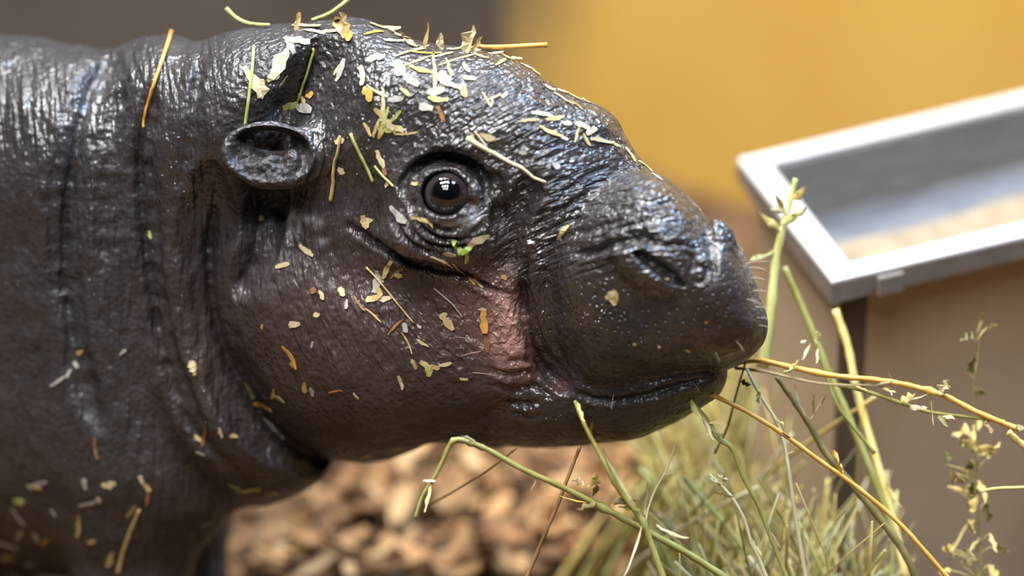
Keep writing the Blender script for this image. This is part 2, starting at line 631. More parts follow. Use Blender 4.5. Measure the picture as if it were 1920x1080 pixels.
def surface_nets():
    ins = Fld < 0
    nu, nv, nd = ins.shape
    c = np.zeros((nu - 1, nv - 1, nd - 1), np.int8)
    for a in (0, 1):
        for b in (0, 1):
            for e in (0, 1):
                c += ins[a:nu - 1 + a, b:nv - 1 + b, e:nd - 1 + e]
    act = (c > 0) & (c < 8)
    I, J, K = np.nonzero(act)
    n = len(I)
    idx = np.full(act.shape, -1, np.int32)
    idx[I, J, K] = np.arange(n)
    acc = np.zeros((n, 3))
    cnt = np.zeros(n)
    corner = [(a, b, e) for a in (0, 1) for b in (0, 1) for e in (0, 1)]
    for p in corner:
        for ax in range(3):
            if p[ax]:
                continue
            q = list(p)
            q[ax] = 1
            fa = Fld[I + p[0], J + p[1], K + p[2]]
            fb = Fld[I + q[0], J + q[1], K + q[2]]
            cr = (fa < 0) != (fb < 0)
            t = np.where(cr, fa / (fa - fb + 1e-12), 0)
            pa = np.stack([GU[I + p[0]], GV[J + p[1]], GD[K + p[2]]], 1)
            pb = np.stack([GU[I + q[0]], GV[J + q[1]], GD[K + q[2]]], 1)
            acc += np.where(cr[:, None], pa + (pb - pa) * t[:, None], 0)
            cnt += cr
    pos = acc / cnt[:, None]
    quads = []
    for ax in range(3):
        sl_a = [slice(None)] * 3
        sl_b = [slice(None)] * 3
        sl_a[ax] = slice(0, -1)
        sl_b[ax] = slice(1, None)
        a, b = ins[tuple(sl_a)], ins[tuple(sl_b)]
        e = np.argwhere(a != b)
        o1, o2 = [x for x in range(3) if x != ax]
        ok = (e[:, o1] > 0) & (e[:, o2] > 0) & (e[:, o1] < ins.shape[o1] - 1) & (e[:, o2] < ins.shape[o2] - 1)
        e = e[ok]
        flip = a[e[:, 0], e[:, 1], e[:, 2]]
        def cell(s1, s2):
            q = e.copy()
            q[:, o1] -= s1
            q[:, o2] -= s2
            return idx[q[:, 0], q[:, 1], q[:, 2]]
        Q = np.stack([cell(1, 1), cell(0, 1), cell(0, 0), cell(1, 0)], 1)
        if ax == 1:
            flip = ~flip
        Q[~flip] = Q[~flip][:, ::-1]
        quads.append(Q)
    Q = np.concatenate(quads)
    Q = Q[(Q >= 0).all(1)]
    return pos, Q


POS, QUADS = surface_nets()
del Fld


def vert_normals(pos, Q):
    a, b, c, d = (pos[Q[:, i]] for i in range(4))
    fn = np.cross(c - a, d - b)
    n = np.zeros_like(pos)
    for i in range(4):
        for x in range(3):
            n[:, x] += np.bincount(Q[:, i], fn[:, x], len(pos))
    return n / (np.linalg.norm(n, axis=1, keepdims=True) + 1e-12)


def relax(pos, Q, it):
    for _ in range(it):
        s = np.zeros_like(pos)
        c = np.zeros(len(pos))
        for i in range(4):
            j = Q[:, (i + 1) % 4]
            for x in range(3):
                s[:, x] += np.bincount(Q[:, i], pos[j, x], len(pos))
                s[:, x] += np.bincount(j, pos[Q[:, i], x], len(pos))
            c += np.bincount(Q[:, i], minlength=len(pos)) + np.bincount(j, minlength=len(pos))
        pos = pos * 0.5 + 0.5 * s / np.maximum(c, 1)[:, None]
    return pos


POS = relax(POS, QUADS, 2)
NRM = vert_normals(POS, QUADS)
if ((POS - POS.mean(0)) * NRM).sum(1).mean() < 0:
    QUADS = QUADS[:, ::-1]
    NRM = -NRM


def line_dist(pts, X, Y):
    """distance, run parameter and side to an open polyline"""
    best = np.full(X.shape, 1e9)
    tt = np.zeros(X.shape)
    sd = np.zeros(X.shape)
    seg = np.hypot(*(np.diff(pts, axis=0).T))
    cum = np.concatenate([[0], np.cumsum(seg)])
    for i in range(len(pts) - 1):
        a, b = pts[i], pts[i + 1]
        e = b - a
        t = np.clip(((X - a[0]) * e[0] + (Y - a[1]) * e[1]) / (e @ e + 1e-9), 0, 1)
        dx, dy = X - a[0] - e[0] * t, Y - a[1] - e[1] * t
        d = np.hypot(dx, dy)
        m = d < best
        best = np.where(m, d, best)
        tt = np.where(m, (cum[i] + t * seg[i]) / cum[-1], tt)
        sd = np.where(m, np.sign(e[0] * dy - e[1] * dx), sd)
    return best, tt, sd


# skin creases: (line, width, depth, lip on one side)
CREASES = [
    # snout wrinkles running up and forward
    ([(1010, 470), (1070, 440), (1130, 425), (1180, 400)], 5, 5, 2), ([(1075, 482), (1120, 470), (1172, 450), (1205, 446), (1240, 462)], 8, 11, 4),
    ([(1030, 402), (1075, 380), (1110, 352)], 5, 6, 2), ([(1060, 430), (1120, 396), (1180, 368)], 4, 4, 1), ([(1100, 398), (1160, 362), (1215, 345)], 4, 4, 1),
    ([(1020, 440), (1060, 416), (1095, 408)], 4, 4, 1), ([(1110, 455), (1170, 425), (1240, 405)], 4, 4, 1), ([(1140, 330), (1190, 345), (1240, 350)], 4, 4, 1),
    ([(1160, 395), (1210, 380), (1270, 385)], 4, 4, 1), ([(1060, 360), (1100, 330), (1150, 310)], 4, 4, 1), ([(1240, 462), (1280, 460), (1310, 470)], 5, 6, 2),
    ([(1282, 470), (1300, 490), (1298, 512)], 5, 6, 2), ([(1300, 505), (1318, 500), (1324, 520), (1308, 530), (1300, 515)], 4, 5, 2),
    ([(1325, 490), (1340, 505), (1336, 530)], 4, 5, 1), ([(1180, 540), (1230, 545), (1262, 560), (1272, 580)], 4, 2.5, 1),
    # round the eye
    ([(1064, 730), (1130, 750), (1200, 743), (1280, 722), (1345, 704)], 6, 9, 3), ([(768, 372), (778, 412), (806, 440), (846, 452), (884, 446)], 4.5, 14, 1.5), ([(752, 378), (764, 424), (798, 456), (846, 466), (890, 458)], 4.5, 13, 1.5),
    ([(734, 396), (752, 440), (792, 470), (850, 482)], 5, 11, 1.5), ([(786, 398), (806, 424), (838, 434), (866, 430)], 4, 9, 1),
    ([(770, 345), (782, 318), (806, 296), (836, 286), (868, 294), (894, 316)], 7, 6, 3), ([(900, 330), (912, 360), (914, 392)], 5, 7, 2),
    ([(942, 356), (948, 386), (942, 416)], 5, 6, 2), ([(918, 400), (922, 430), (912, 450)], 4, 5, 2), ([(880, 440), (902, 424), (912, 408)], 4, 4, 2),
    ([(800, 316), (828, 306), (856, 310), (880, 328)], 3.5, 3.5, 1.5),
    # cheek and mouth corner
    ([(640, 416), (700, 452), (752, 484), (815, 503), (880, 520), (938, 552), (972, 574)], 6, 9, 5), ([(880, 526), (930, 540), (966, 552)], 5, 5, 2),
    ([(915, 690), (950, 700), (985, 694), (1010, 704)], 5, 6, 3), ([(925, 716), (960, 728), (1000, 724), (1030, 736)], 5, 6, 3), ([(935, 742), (975, 756), (1015, 752)], 5, 5, 3),
    ([(950, 672), (985, 676), (1000, 686)], 5, 5, 3), ([(960, 770), (990, 782), (1020, 776)], 5, 5, 2), ([(1000, 700), (1010, 730), (1046, 745)], 5, 5, 2),
    ([(992, 462), (982, 540), (986, 610), (1004, 668), (1040, 712), (1066, 732)], 8, 14, 3),
    # front of the ear
    ([(604, 250), (612, 290), (606, 330)], 5, 5, 2), ([(622, 262), (628, 300), (618, 340)], 4, 4, 2), ([(588, 240), (596, 280), (592, 320), (576, 345)], 5, 6, 2),
    # neck
    ([(404, 380), (393, 470), (398, 560), (416, 640), (450, 716), (496, 782), (548, 832), (616, 874)], 7, 13, 2), ([(206, 100), (166, 180), (136, 300), (122, 420), (122, 540), (140, 680)], 7, 13, 3),
    ([(280, 160), (263, 280), (268, 400), (282, 520), (304, 650), (345, 760)], 7, 12, 3), ([(496, 372), (486, 430), (472, 490), (446, 540)], 8, 12, 2), ([(592, 66), (585, 120), (562, 180), (540, 216)], 8, 12, 3),
    ([(300, 190), (288, 300), (292, 420)], 7, 5, 2), ([(240, 200), (222, 300), (222, 430), (240, 560)], 8, 5, 2), ([(190, 230), (168, 330), (160, 450), (170, 600)], 8, 5, 2),
    ([(380, 110), (366, 160), (358, 210)], 7, 8, 3), ([(330, 420), (330, 520), (346, 620), (380, 720)], 8, 5, 2), ([(108, 250), (96, 360), (98, 480), (106, 600)], 9, 6, 3),
    ([(455, 730), (520, 815), (590, 862), (640, 868)], 9, 8, 2), ([(300, 660), (340, 770), (410, 860), (480, 920)], 9, 7, 3),
]


def value_noise(p, seed):
    """smooth value noise on (n,3) points"""
    r = np.random.default_rng(seed)
    tab = r.random(4096)
    i = np.floor(p).astype(np.int64)
    f = p - i
    f = f * f * (3 - 2 * f)
    out = np.zeros(len(p))
    for a in (0, 1):
        for b in (0, 1):
            for c in (0, 1):
                h = ((i[:, 0] + a) * 73856093 ^ (i[:, 1] + b) * 19349663 ^ (i[:, 2] + c) * 83492791) & 4095
                wgt = (f[:, 0] if a else 1 - f[:, 0]) * (f[:, 1] if b else 1 - f[:, 1]) * (f[:, 2] if c else 1 - f[:, 2])
                out += tab[h] * wgt
    return out * 2 - 1


def project(pos):
    k = 1 + pos[:, 2] / DU
    return 960 + (pos[:, 0] - 960) / k, 540 + (pos[:, 1] - 540) / k


PX, PY = project(POS)
FACE = np.clip(-NRM[:, 2] * 1.6, 0, 1)             # 1 on the near side
disp = np.zeros(len(POS))
for pts, wd, dp, lip in CREASES:
    pl = smooth_poly(pts, 4)
    lo, hi = pl.min(0) - 45, pl.max(0) + 45
    m = np.nonzero((PX > lo[0]) & (PX < hi[0]) & (PY > lo[1]) & (PY < hi[1]) & (FACE > 0))[0]
    d, t, sd = line_dist(pl, PX[m], PY[m])
    d = d + value_noise(np.stack([PX[m], PY[m], 0 * m], 1) / 14, 3) * wd * 0.35
    tp = np.clip(np.minimum(t, 1 - t) * 6, 0, 1)
    g = -dp * np.exp(-(d / wd) ** 2) + lip * np.exp(-((d - 2.2 * wd) / (1.3 * wd)) ** 2)
    disp[m] += g * tp * FACE[m]
# lumpy flesh at three scales
disp += 5 * value_noise(POS / 90, 1) + 1.7 * value_noise(POS / 32, 2)
fine = np.clip((PX - 300) / 300, 0, 1)
disp += fine * 0.8 * value_noise(POS / 12, 5)
# wet pebbly back of the animal
back = np.clip((450 - PX) / 150, 0, 1) * np.clip((620 - PY) / 200, 0, 1)
disp += back * 3.0 * np.maximum(value_noise(POS / 15, 8) - 0.12, 0)
# hollows and swells of the head
def blob(x, y, rx, ry, amp):
    return amp * np.exp(-(((PX - x) / rx) ** 2 + ((PY - y) / ry) ** 2)) * FACE
disp += blob(690, 360, 90, 70, -10) + blob(960, 300, 60, 50, -10) + blob(940, 620, 50, 90, 10) + blob(1090, 560, 70, 80, 8) + blob(600, 640, 130, 120, 8)
disp += blob(1150, 660, 120, 70, 6)
ear_in = np.exp(-(((PX - 508) / 66) ** 2 + ((PY - 296) / 44) ** 2)) * FACE
disp += ear_in * (7 * value_noise(POS / 17, 31) + 4 * value_noise(POS / 9, 32))
POS = POS + NRM * disp[:, None]
NRM = vert_normals(POS, QUADS)
PX, PY = project(POS)
FACE = np.clip(-NRM[:, 2] * 1.6, 0, 1)


def skin_paint():
    """colours of the skin and some painted shade, linear rgb"""
    n = len(POS)
    c = np.tile(np.array([0.038, 0.034, 0.036]), (n, 1))
    nz = value_noise(POS / 60, 21)
    nz2 = value_noise(POS / 18, 22)

    def mix(mask, col):
        nonlocal c
        c = c * (1 - mask[:, None]) + np.array(col) * mask[:, None]

    def g(x, y, rx, ry, rot=0.0):
        co, si = math.cos(rot), math.sin(rot)
        X, Y = PX - x, PY - y
        X, Y = X * co + Y * si, -X * si + Y * co
        return np.exp(-((X / rx) ** 2 + (Y / ry) ** 2)) * np.clip(FACE * 3, 0, 1)

    mix(np.clip(0.5 + 0.5 * nz, 0, 1) * 0.4, (0.056, 0.049, 0.050))
    # warm brown cheek and throat
    mix(np.clip(g(720, 610, 260, 170) * 0.85, 0, 1), (0.074, 0.046, 0.043))
    mix(np.clip(g(560, 620, 120, 150) * 0.5, 0, 1), (0.078, 0.052, 0.05))
    mix(np.clip(g(360, 680, 90, 200) * 0.5, 0, 1), (0.065, 0.044, 0.038))
    mix(np.clip(g(900, 590, 70, 70) * 0.6, 0, 1), (0.24, 0.12, 0.10))
    # pink mouth corner
    mk = g(958, 616, 36, 68, -0.10) * (0.85 + 0.3 * nz2) * np.clip((992 + (PY - 600) * 0.22 - PX) / 14, 0, 1)
    mix(np.clip(mk * 1.25, 0, 1), (0.80, 0.45, 0.41))
    mix(np.clip(g(935, 640, 40, 60) * 0.4, 0, 1), (0.40, 0.20, 0.18))
    mix(np.clip(g(985, 690, 40, 28) * 0.5, 0, 1), (0.22, 0.10, 0.09))
    mix(np.clip(g(1050, 722, 18, 14) * 0.6, 0, 1), (0.22, 0.08, 0.07))
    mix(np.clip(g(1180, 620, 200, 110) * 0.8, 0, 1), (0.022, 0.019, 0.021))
    mix(np.clip(g(1150, 790, 240, 40) * 0.8, 0, 1), (0.024, 0.018, 0.016))  # jaw underside darkened: shade put into the skin colour
    mix(np.clip(g(720, 830, 260, 60) * 0.6, 0, 1), (0.034, 0.022, 0.018))  # shade under cheek and throat, painted the same way
    # brown nose tip
    mix(np.clip(g(1370, 600, 90, 130) * 0.5, 0, 1), (0.075, 0.048, 0.040))
    # pale scurf below the ear
    for (x, y, rx, ry) in ((546, 398, 9, 16), (575, 410, 16, 8), (597, 420, 8, 9), (543, 430, 6, 18), (560, 425, 4, 16), (604, 452, 10, 8)):
        mix(np.clip(g(x, y, rx, ry) * 1.1 * (0.7 + 0.5 * nz2), 0, 0.75), (0.30, 0.29, 0.30))
    mix(np.clip(g(500, 500, 40, 60) * 0.35 * (0.5 + nz2), 0, 1), (0.2, 0.19, 0.2))
    # pale blue-grey patch of the lower lid, pink inner corner
    mix(np.clip(g(884, 412, 20, 11, -0.5) * 1.3, 0, 0.9), (0.42, 0.46, 0.50))
    mix(np.clip(g(852, 424, 24, 8, -0.1) * 0.6, 0, 0.9), (0.33, 0.31, 0.28))
    mix(np.clip(g(886, 378, 8, 8) * 0.9, 0, 0.9), (0.32, 0.16, 0.12))
    mix(np.clip(g(770, 405, 18, 30, 0.4) * 0.35, 0, 0.9), (0.25, 0.22, 0.22))
    # dark lid margin and shade painted inside the ear
    r = np.hypot((PX - 838) / 50, (PY - 363) / 47)
    mix(np.clip(np.exp(-((r - 0.92) / 0.16) ** 2) * 0.8 * np.clip(FACE * 3, 0, 1), 0, 1), (0.03, 0.02, 0.02))
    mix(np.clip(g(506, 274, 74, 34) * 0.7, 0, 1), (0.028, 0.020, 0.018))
    # dark pits of the muzzle are in the material
    c *= (1 + 0.16 * nz2 + 0.10 * value_noise(POS / 7, 23))[:, None]
    return np.clip(c * 0.86, 0.004, 1)


def smooth_mask(x, y, rx, ry):
    return np.clip(1.6 * np.exp(-(((PX - x) / rx) ** 2 + ((PY - y) / ry) ** 2)), 0, 1)


PAINT = skin_paint()
M_SNOUT = np.clip(smooth_mask(1120, 420, 150, 90) + smooth_mask(1010, 400, 70, 80) + 0.6 * smooth_mask(880, 210, 200, 90), 0, 1)
M_CHEEK = np.clip(smooth_mask(700, 560, 260, 170) + smooth_mask(900, 560, 90, 80) + smooth_mask(640, 330, 60, 90), 0, 1) * (1 - M_SNOUT)
M_NECK = np.clip((470 - PX) / 80, 0, 1)
M_MUZ = np.clip(smooth_mask(1220, 620, 200, 120) + smooth_mask(1360, 560, 70, 130), 0, 1)
WET = np.clip(smooth_mask(1130, 430, 230, 170) + smooth_mask(900, 230, 330, 170) + 0.8 * smooth_mask(870, 450, 120, 60) + 0.9 * smooth_mask(985, 680, 60, 90)
              + 0.42 * np.clip((450 - PX) / 100, 0, 1) * np.clip((520 - PY) / 250, 0, 1) + 0.32, 0, 1)
WET = np.clip(WET - 0.6 * smooth_mask(508, 292, 80, 56), 0.06, 1)
# flow coordinates for the fine wrinkles (across, along)
rr = np.hypot((PX - 1010), (PY - 440) * 0.8)
th = np.arctan2((PY - 440) * 0.8, 1010 - PX)
FLOW_C = np.stack([rr / 10.0, th * 14.0, POS[:, 2] / 120], 1)
an = -0.47 + 0.0009 * (PX - 1000)
FLOW_S = np.stack([(-(PX - 1000) * np.sin(an) + (PY - 400) * np.cos(an)) / 9.0, ((PX - 1000) * np.cos(an) + (PY - 400) * np.sin(an)) / 46.0, POS[:, 2] / 120], 1)
FLOW_N = np.stack([(PX + 0.16 * (PY - 400) * np.sign(PY - 400) * 0.3) / 16.0, PY / 90.0, POS[:, 2] / 200], 1)


def skin_material():
    m = bpy.data.materials.new('wet_hippo_skin')
    m.use_nodes = True
    nt = m.node_tree
    L = nt.links.new
    b = nt.nodes['Principled BSDF']

    def attr(n):
        return node(nt, 'ShaderNodeAttribute', attribute_name=n)

    def noise(vec, scale, detail=3, rough=0.55, dist=0.0):
        nz = node(nt, 'ShaderNodeTexNoise')
        nz.inputs['Scale'].default_value = scale
        nz.inputs['Detail'].default_value = detail
        nz.inputs['Roughness'].default_value = rough
        nz.inputs['Distortion'].default_value = dist
        L(vec, nz.inputs['Vector'])
        return nz.outputs['Fac']

    def math_(op, a, bb, c=None):
        n = node(nt, 'ShaderNodeMath', operation=op)
        for i, v in enumerate((a, bb, c)):
            if v is None:
                continue
            if isinstance(v, (int, float)):
                n.inputs[i].default_value = v
            else:
                L(v, n.inputs[i])
        return n.outputs[0]

    def ramp(v, lo, hi):
        n = node(nt, 'ShaderNodeMapRange', interpolation_type='SMOOTHSTEP')
        n.inputs['From Min'].default_value = lo
        n.inputs['From Max'].default_value = hi
        L(v, n.inputs['Value'])
        return n.outputs[0]

    paint = attr('paint')
    mk = attr('masks')                     # r snout, g cheek, b neck
    sp = node(nt, 'ShaderNodeSeparateColor')
    L(mk.outputs['Color'], sp.inputs[0])
    snout, cheek, neck = sp.outputs[0], sp.outputs[1], sp.outputs[2]
    mk2 = attr('masks_b')                  # r muzzle, g wet
    sp2 = node(nt, 'ShaderNodeSeparateColor')
    L(mk2.outputs['Color'], sp2.inputs[0])
    muz, wet = sp2.outputs[0], sp2.outputs[1]
    obj = node(nt, 'ShaderNodeTexCoord').outputs['Object']

    h_c = noise(attr('flow_c').outputs['Vector'], 1.0, 1.5, 0.5, 0.5)
    h_s = noise(attr('flow_s').outputs['Vector'], 1.0, 1.5, 0.5, 0.7)
    h_n = noise(attr('flow_n').outputs['Vector'], 1.0, 2, 0.5, 0.3)
    h_f = noise(obj, 430, 0.8, 0.4)
    h_m = noise(obj, 190, 1.5, 0.5, 0.3)
    # pores of the muzzle
    vo = node(nt, 'ShaderNodeTexVoronoi')
    vo.inputs['Scale'].default_value = 330
    L(obj, vo.inputs['Vector'])
    pit = ramp(vo.outputs['Distance'], 0.38, 0.16)
    # droplets
    vd = node(nt, 'ShaderNodeTexVoronoi')
    vd.inputs['Scale'].default_value = 260
    L(obj, vd.inputs['Vector'])
    drop = math_('MULTIPLY', ramp(vd.outputs['Distance'], 0.30, 0.12), ramp(noise(obj, 70, 2), 0.52, 0.60))

    h = math_('MULTIPLY', math_('MULTIPLY', h_c, cheek), 1.1)
    h = math_('ADD', h, math_('MULTIPLY', math_('MULTIPLY', h_s, snout), 1.5))
    h = math_('ADD', h, math_('MULTIPLY', math_('MULTIPLY', h_n, neck), 1.4))
    gen = math_('MAXIMUM', math_('SUBTRACT', math_('SUBTRACT', math_('SUBTRACT', 1.0, math_('MULTIPLY', cheek, 0.7)), math_('MULTIPLY', muz, 0.65)), math_('MULTIPLY', neck, 0.45)), 0.22)
    h = math_('ADD', h, math_('MULTIPLY', math_('MULTIPLY', h_m, 0.75), gen))
    h = math_('ADD', h, math_('MULTIPLY', math_('MULTIPLY', h_f, 0.6), gen))
    h = math_('SUBTRACT', h, math_('MULTIPLY', math_('MULTIPLY', pit, muz), 0.2))
    h2 = math_('ADD', h, math_('MULTIPLY', math_('MULTIPLY', drop, wet), 0.5))
    bp = node(nt, 'ShaderNodeBump')
    bp.inputs['Strength'].default_value = 0.85
    bp.inputs['Distance'].default_value = 0.0028
    L(h, bp.inputs['Height'])
    L(bp.outputs[0], b.inputs['Normal'])
    bc = node(nt, 'ShaderNodeBump')
    bc.inputs['Strength'].default_value = 1.0
    bc.inputs['Distance'].default_value = 0.0034
    L(h2, bc.inputs['Height'])
    L(bc.outputs[0], b.inputs['Coat Normal'])

    # colour: paint, darker pores, mottling
    mx = node(nt, 'ShaderNodeMix', data_type='RGBA', blend_type='MULTIPLY')
    mx.inputs['Factor'].default_value = 1.0
    L(paint.outputs['Color'], mx.inputs['A'])
    mot = math_('ADD', math_('MULTIPLY', noise(obj, 330, 4, 0.7), 0.9), 0.55)
    mot = math_('MULTIPLY', mot, math_('SUBTRACT', 1.0, math_('MULTIPLY', math_('MULTIPLY', pit, muz), 0.65)))
    cc = node(nt, 'ShaderNodeCombineColor')
    for i in range(3):
        L(mot, cc.inputs[i])
    L(cc.outputs[0], mx.inputs['B'])
    L(mx.outputs['Result'], b.inputs['Base Color'])
    # gloss
    patch = ramp(noise(obj, 42, 4, 0.6), 0.38, 0.62)
    wv = math_('MULTIPLY', wet, math_('ADD', math_('MULTIPLY', patch, 0.7), 0.3))
    L(wv, b.inputs['Coat Weight'])
    b.inputs['Coat Roughness'].default_value = 0.07
    b.inputs['Coat IOR'].default_value = 1.7
    L(math_('SUBTRACT', 0.58, math_('MULTIPLY', wv, 0.16)), b.inputs['Roughness'])
    b.inputs['Specular IOR Level'].default_value = 0.4
    return m


M_skin = skin_material()
hippo = bpy.data.objects.new('pygmy_hippo', None)
COL.objects.link(hippo)
hippo.location = (float(uvd_world(np.array([[235, 870, 560]]))[0, 0]), 0.14, 0)
tag(hippo, 'wet dark grey-brown baby pygmy hippo with hay in its mouth and straw on its head', 'hippo')

WV = uvd_world(POS)
me = bpy.data.meshes.new('body')
me.vertices.add(len(WV))
me.vertices.foreach_set('co', WV.astype(np.float32).ravel())
me.loops.add(QUADS.size)
me.loops.foreach_set('vertex_index', QUADS.astype(np.int32).ravel())
me.polygons.add(len(QUADS))
me.polygons.foreach_set('loop_start', np.arange(0, QUADS.size, 4, dtype=np.int32))
me.polygons.foreach_set('loop_total', np.full(len(QUADS), 4, np.int32))
me.update(calc_edges=True)
me.validate()
me.shade_smooth()
me.materials.append(M_skin)


def add_color(name, arr):
    a = me.color_attributes.new(name, 'FLOAT_COLOR', 'POINT')
    a.data.foreach_set('color', np.concatenate([arr, np.ones((len(arr), 1))], 1).astype(np.float32).ravel())


def add_vec(name, arr):
    a = me.attributes.new(name, 'FLOAT_VECTOR', 'POINT')
    a.data.foreach_set('vector', arr.astype(np.float32).ravel())


add_color('paint', PAINT)
add_color('masks', np.stack([M_SNOUT, M_CHEEK, M_NECK], 1))
add_color('masks_b', np.stack([M_MUZ, WET, WET * 0], 1))
add_vec('flow_c', FLOW_C)
add_vec('flow_s', FLOW_S)
add_vec('flow_n', FLOW_N)
body = bpy.data.objects.new('body', me)
COL.objects.link(body)
body.parent = hippo
body.matrix_parent_inverse = Matrix.Translation(hippo.location).inverted()
BVH = BVHTree.FromPolygons([Vector(v) for v in WV], QUADS.tolist())

# ---- eyes
def eye_material():
    m = bpy.data.materials.new('hippo_eye')
    m.use_nodes = True
    nt = m.node_tree
    b = nt.nodes['Principled BSDF']
    tc = node(nt, 'ShaderNodeTexCoord')
    ln = node(nt, 'ShaderNodeVectorMath', operation='LENGTH')
    mp = node(nt, 'ShaderNodeMapping')
    mp.inputs['Scale'].default_value = (1, 0, 1)
    nt.links.new(tc.outputs['Object'], mp.inputs[0])
    nt.links.new(mp.outputs[0], ln.inputs[0])
    cr = node(nt, 'ShaderNodeValToRGB')
    el = cr.color_ramp.elements
    el[0].position, el[0].color = 0.0, (0.002, 0.002, 0.003, 1)
    el[1].position, el[1].color = 1.0, (0.05, 0.03, 0.025, 1)
    for p, c in ((0.56, (0.003, 0.003, 0.004, 1)), (0.62, (0.03, 0.022, 0.02, 1)), (0.71, (0.035, 0.028, 0.03, 1)), (0.78, (0.09, 0.09, 0.105, 1)), (0.84, (0.10, 0.07, 0.06, 1))):
        e = el.new(p)
        e.color = c
    mr = node(nt, 'ShaderNodeMath', operation='MULTIPLY')
    mr.inputs[1].default_value = 1 / (46 * S)
    nt.links.new(ln.outputs['Value'], mr.inputs[0])
    nt.links.new(mr.outputs[0], cr.inputs[0])
    nt.links.new(cr.outputs[0], b.inputs['Base Color'])
    b.inputs['Roughness'].default_value = 0.04
    b.inputs['Coat Weight'].default_value = 1.0
    b.inputs['Coat Roughness'].default_value = 0.01
    return m


M_eye = eye_material()


def sphere(r, nu=40, nv=24, bulge=0.0):
    V, F = [], []
    for j in range(nv + 1):
        a = math.pi * j / nv
        for i in range(nu):
            p = 2 * math.pi * i / nu
            k = 1 + bulge * math.exp(-(a / 0.55) ** 2)
            V.append(Vector((math.sin(a) * math.cos(p), -math.cos(a), math.sin(a) * math.sin(p))) * r * k)
    for j in range(nv):
        for i in range(nu):
            F.append((j * nu + i, j * nu + (i + 1) % nu, (j + 1) * nu + (i + 1) % nu, (j + 1) * nu + i))
    return V, F


V, F = sphere(45 * S, bulge=0.10)
for far in (0, 1):
    c = mirror(BALL) if far else np.array(BALL)
    wc = Vector(uvd_world(c[None, :])[0])
    e = mesh_obj('eye', V, [f[::-1] for f in F], M_eye)
    e.parent = hippo
    e.location = wc - hippo.location
    to_cam = (cam.location - wc).normalized()
    look = (to_cam + Vector((-0.02, 0, 0.03))).normalized() if not far else Vector((0.3, 0.9, 0.1)).normalized()
    e.rotation_euler = look.to_track_quat('-Y', 'Z').to_euler()
    e['label'] = 'round glossy black eye'

# ---- whiskers and bristles of the muzzle
M_hair = mat('bristle', (0.55, 0.45, 0.32), 0.5)


def skin_hit(px, py):
    o = cam.location
    d = (P(px, py, 0) - o).normalized()
    h = BVH.ray_cast(o, d)
    if h[0] is None:
        return None, None
    n = h[1]
    if n.dot(d) > 0:
        n = -n
    return h[0], n


for (x, y, ex, ey) in ((1398, 494, 1446, 490), (1404, 500, 1440, 508), (1412, 545, 1440, 548), (1420, 596, 1448, 600), (1424, 610, 1444, 616), (1400, 560, 1430, 572),
                       (1408, 520, 1436, 526), (1380, 640, 1396, 660), (1350, 700, 1372, 712), (1300, 718, 1312, 736), (1416, 575, 1446, 580), (900, 640, 850, 632),
                       (880, 700, 935, 705), (905, 660, 862, 668), (1340, 660, 1350, 680), (1150, 740, 1146, 770)):
    h, n = skin_hit(x, y)
    if h is None:
        h, n = skin_hit(x - 14, y)
    if h is None:
        continue
    d = depth_of(h)[2]
    pts = [h - n * 0.001, P((x + ex) / 2, (y + ey) / 2 - 2, d - 14), P(ex, ey, d - 18)]
    V, F = tube(smooth_poly(pts, 3), np.linspace(0.00016, 0.00005, 7), 4)
    mesh_obj('whisker', V, F, M_hair, hippo)

# ================================================================== FEED TROUGH
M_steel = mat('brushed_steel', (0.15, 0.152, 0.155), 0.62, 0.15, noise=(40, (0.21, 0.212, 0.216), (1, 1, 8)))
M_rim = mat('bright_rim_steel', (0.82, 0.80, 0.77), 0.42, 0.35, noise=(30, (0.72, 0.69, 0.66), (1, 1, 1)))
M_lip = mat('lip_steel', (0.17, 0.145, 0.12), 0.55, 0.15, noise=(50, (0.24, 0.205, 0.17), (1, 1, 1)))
M_corner_shade = mat('corner_shade_brown', (0.075, 0.052, 0.036), 0.6, 0.0, noise=(30, (0.12, 0.085, 0.06), (1, 1, 0.3)))  # dark brown in place of shade at the trough corner
M_panel = mat('trough_panel', (0.40, 0.30, 0.195), 0.55, 0.1, noise=(9, (0.50, 0.385, 0.27), (1, 1, 0.6)), bump=(40, 0.1))
M_feed = mat('feed_dust', (0.24, 0.18, 0.11), 0.9, noise=(60, (0.36, 0.28, 0.18), (1, 1, 1)), bump=(200, 0.8))


def solid(name, quad_top, z0, z1, m, parent, bev=0.0):
    """prism over a ground polygon"""
    n = len(quad_top)
    V = [Vector((p[0], p[1], z0)) for p in quad_top] + [Vector((p[0], p[1], z1)) for p in quad_top]
    F = [tuple(range(n - 1, -1, -1)), tuple(range(n, 2 * n))]
    for i in range(n):
        j = (i + 1) % n
        F.append((i, j, n + j, n + i))
    o = mesh_obj(name, V, F, m, parent, False)
    if bev:
        b = o.modifiers.new('bevel', 'BEVEL')
        b.width = bev
        b.segments = 2
    return o


FOOT = []


def in_trough(q, m=0.004):
    for i in range(4):
        a, b = FOOT[i], FOOT[(i + 1) % 4]
        e = (b - a).normalized()
        if (q - a).dot(Vector((-e.y, e.x, 0))) < -m:
            return False
    return True


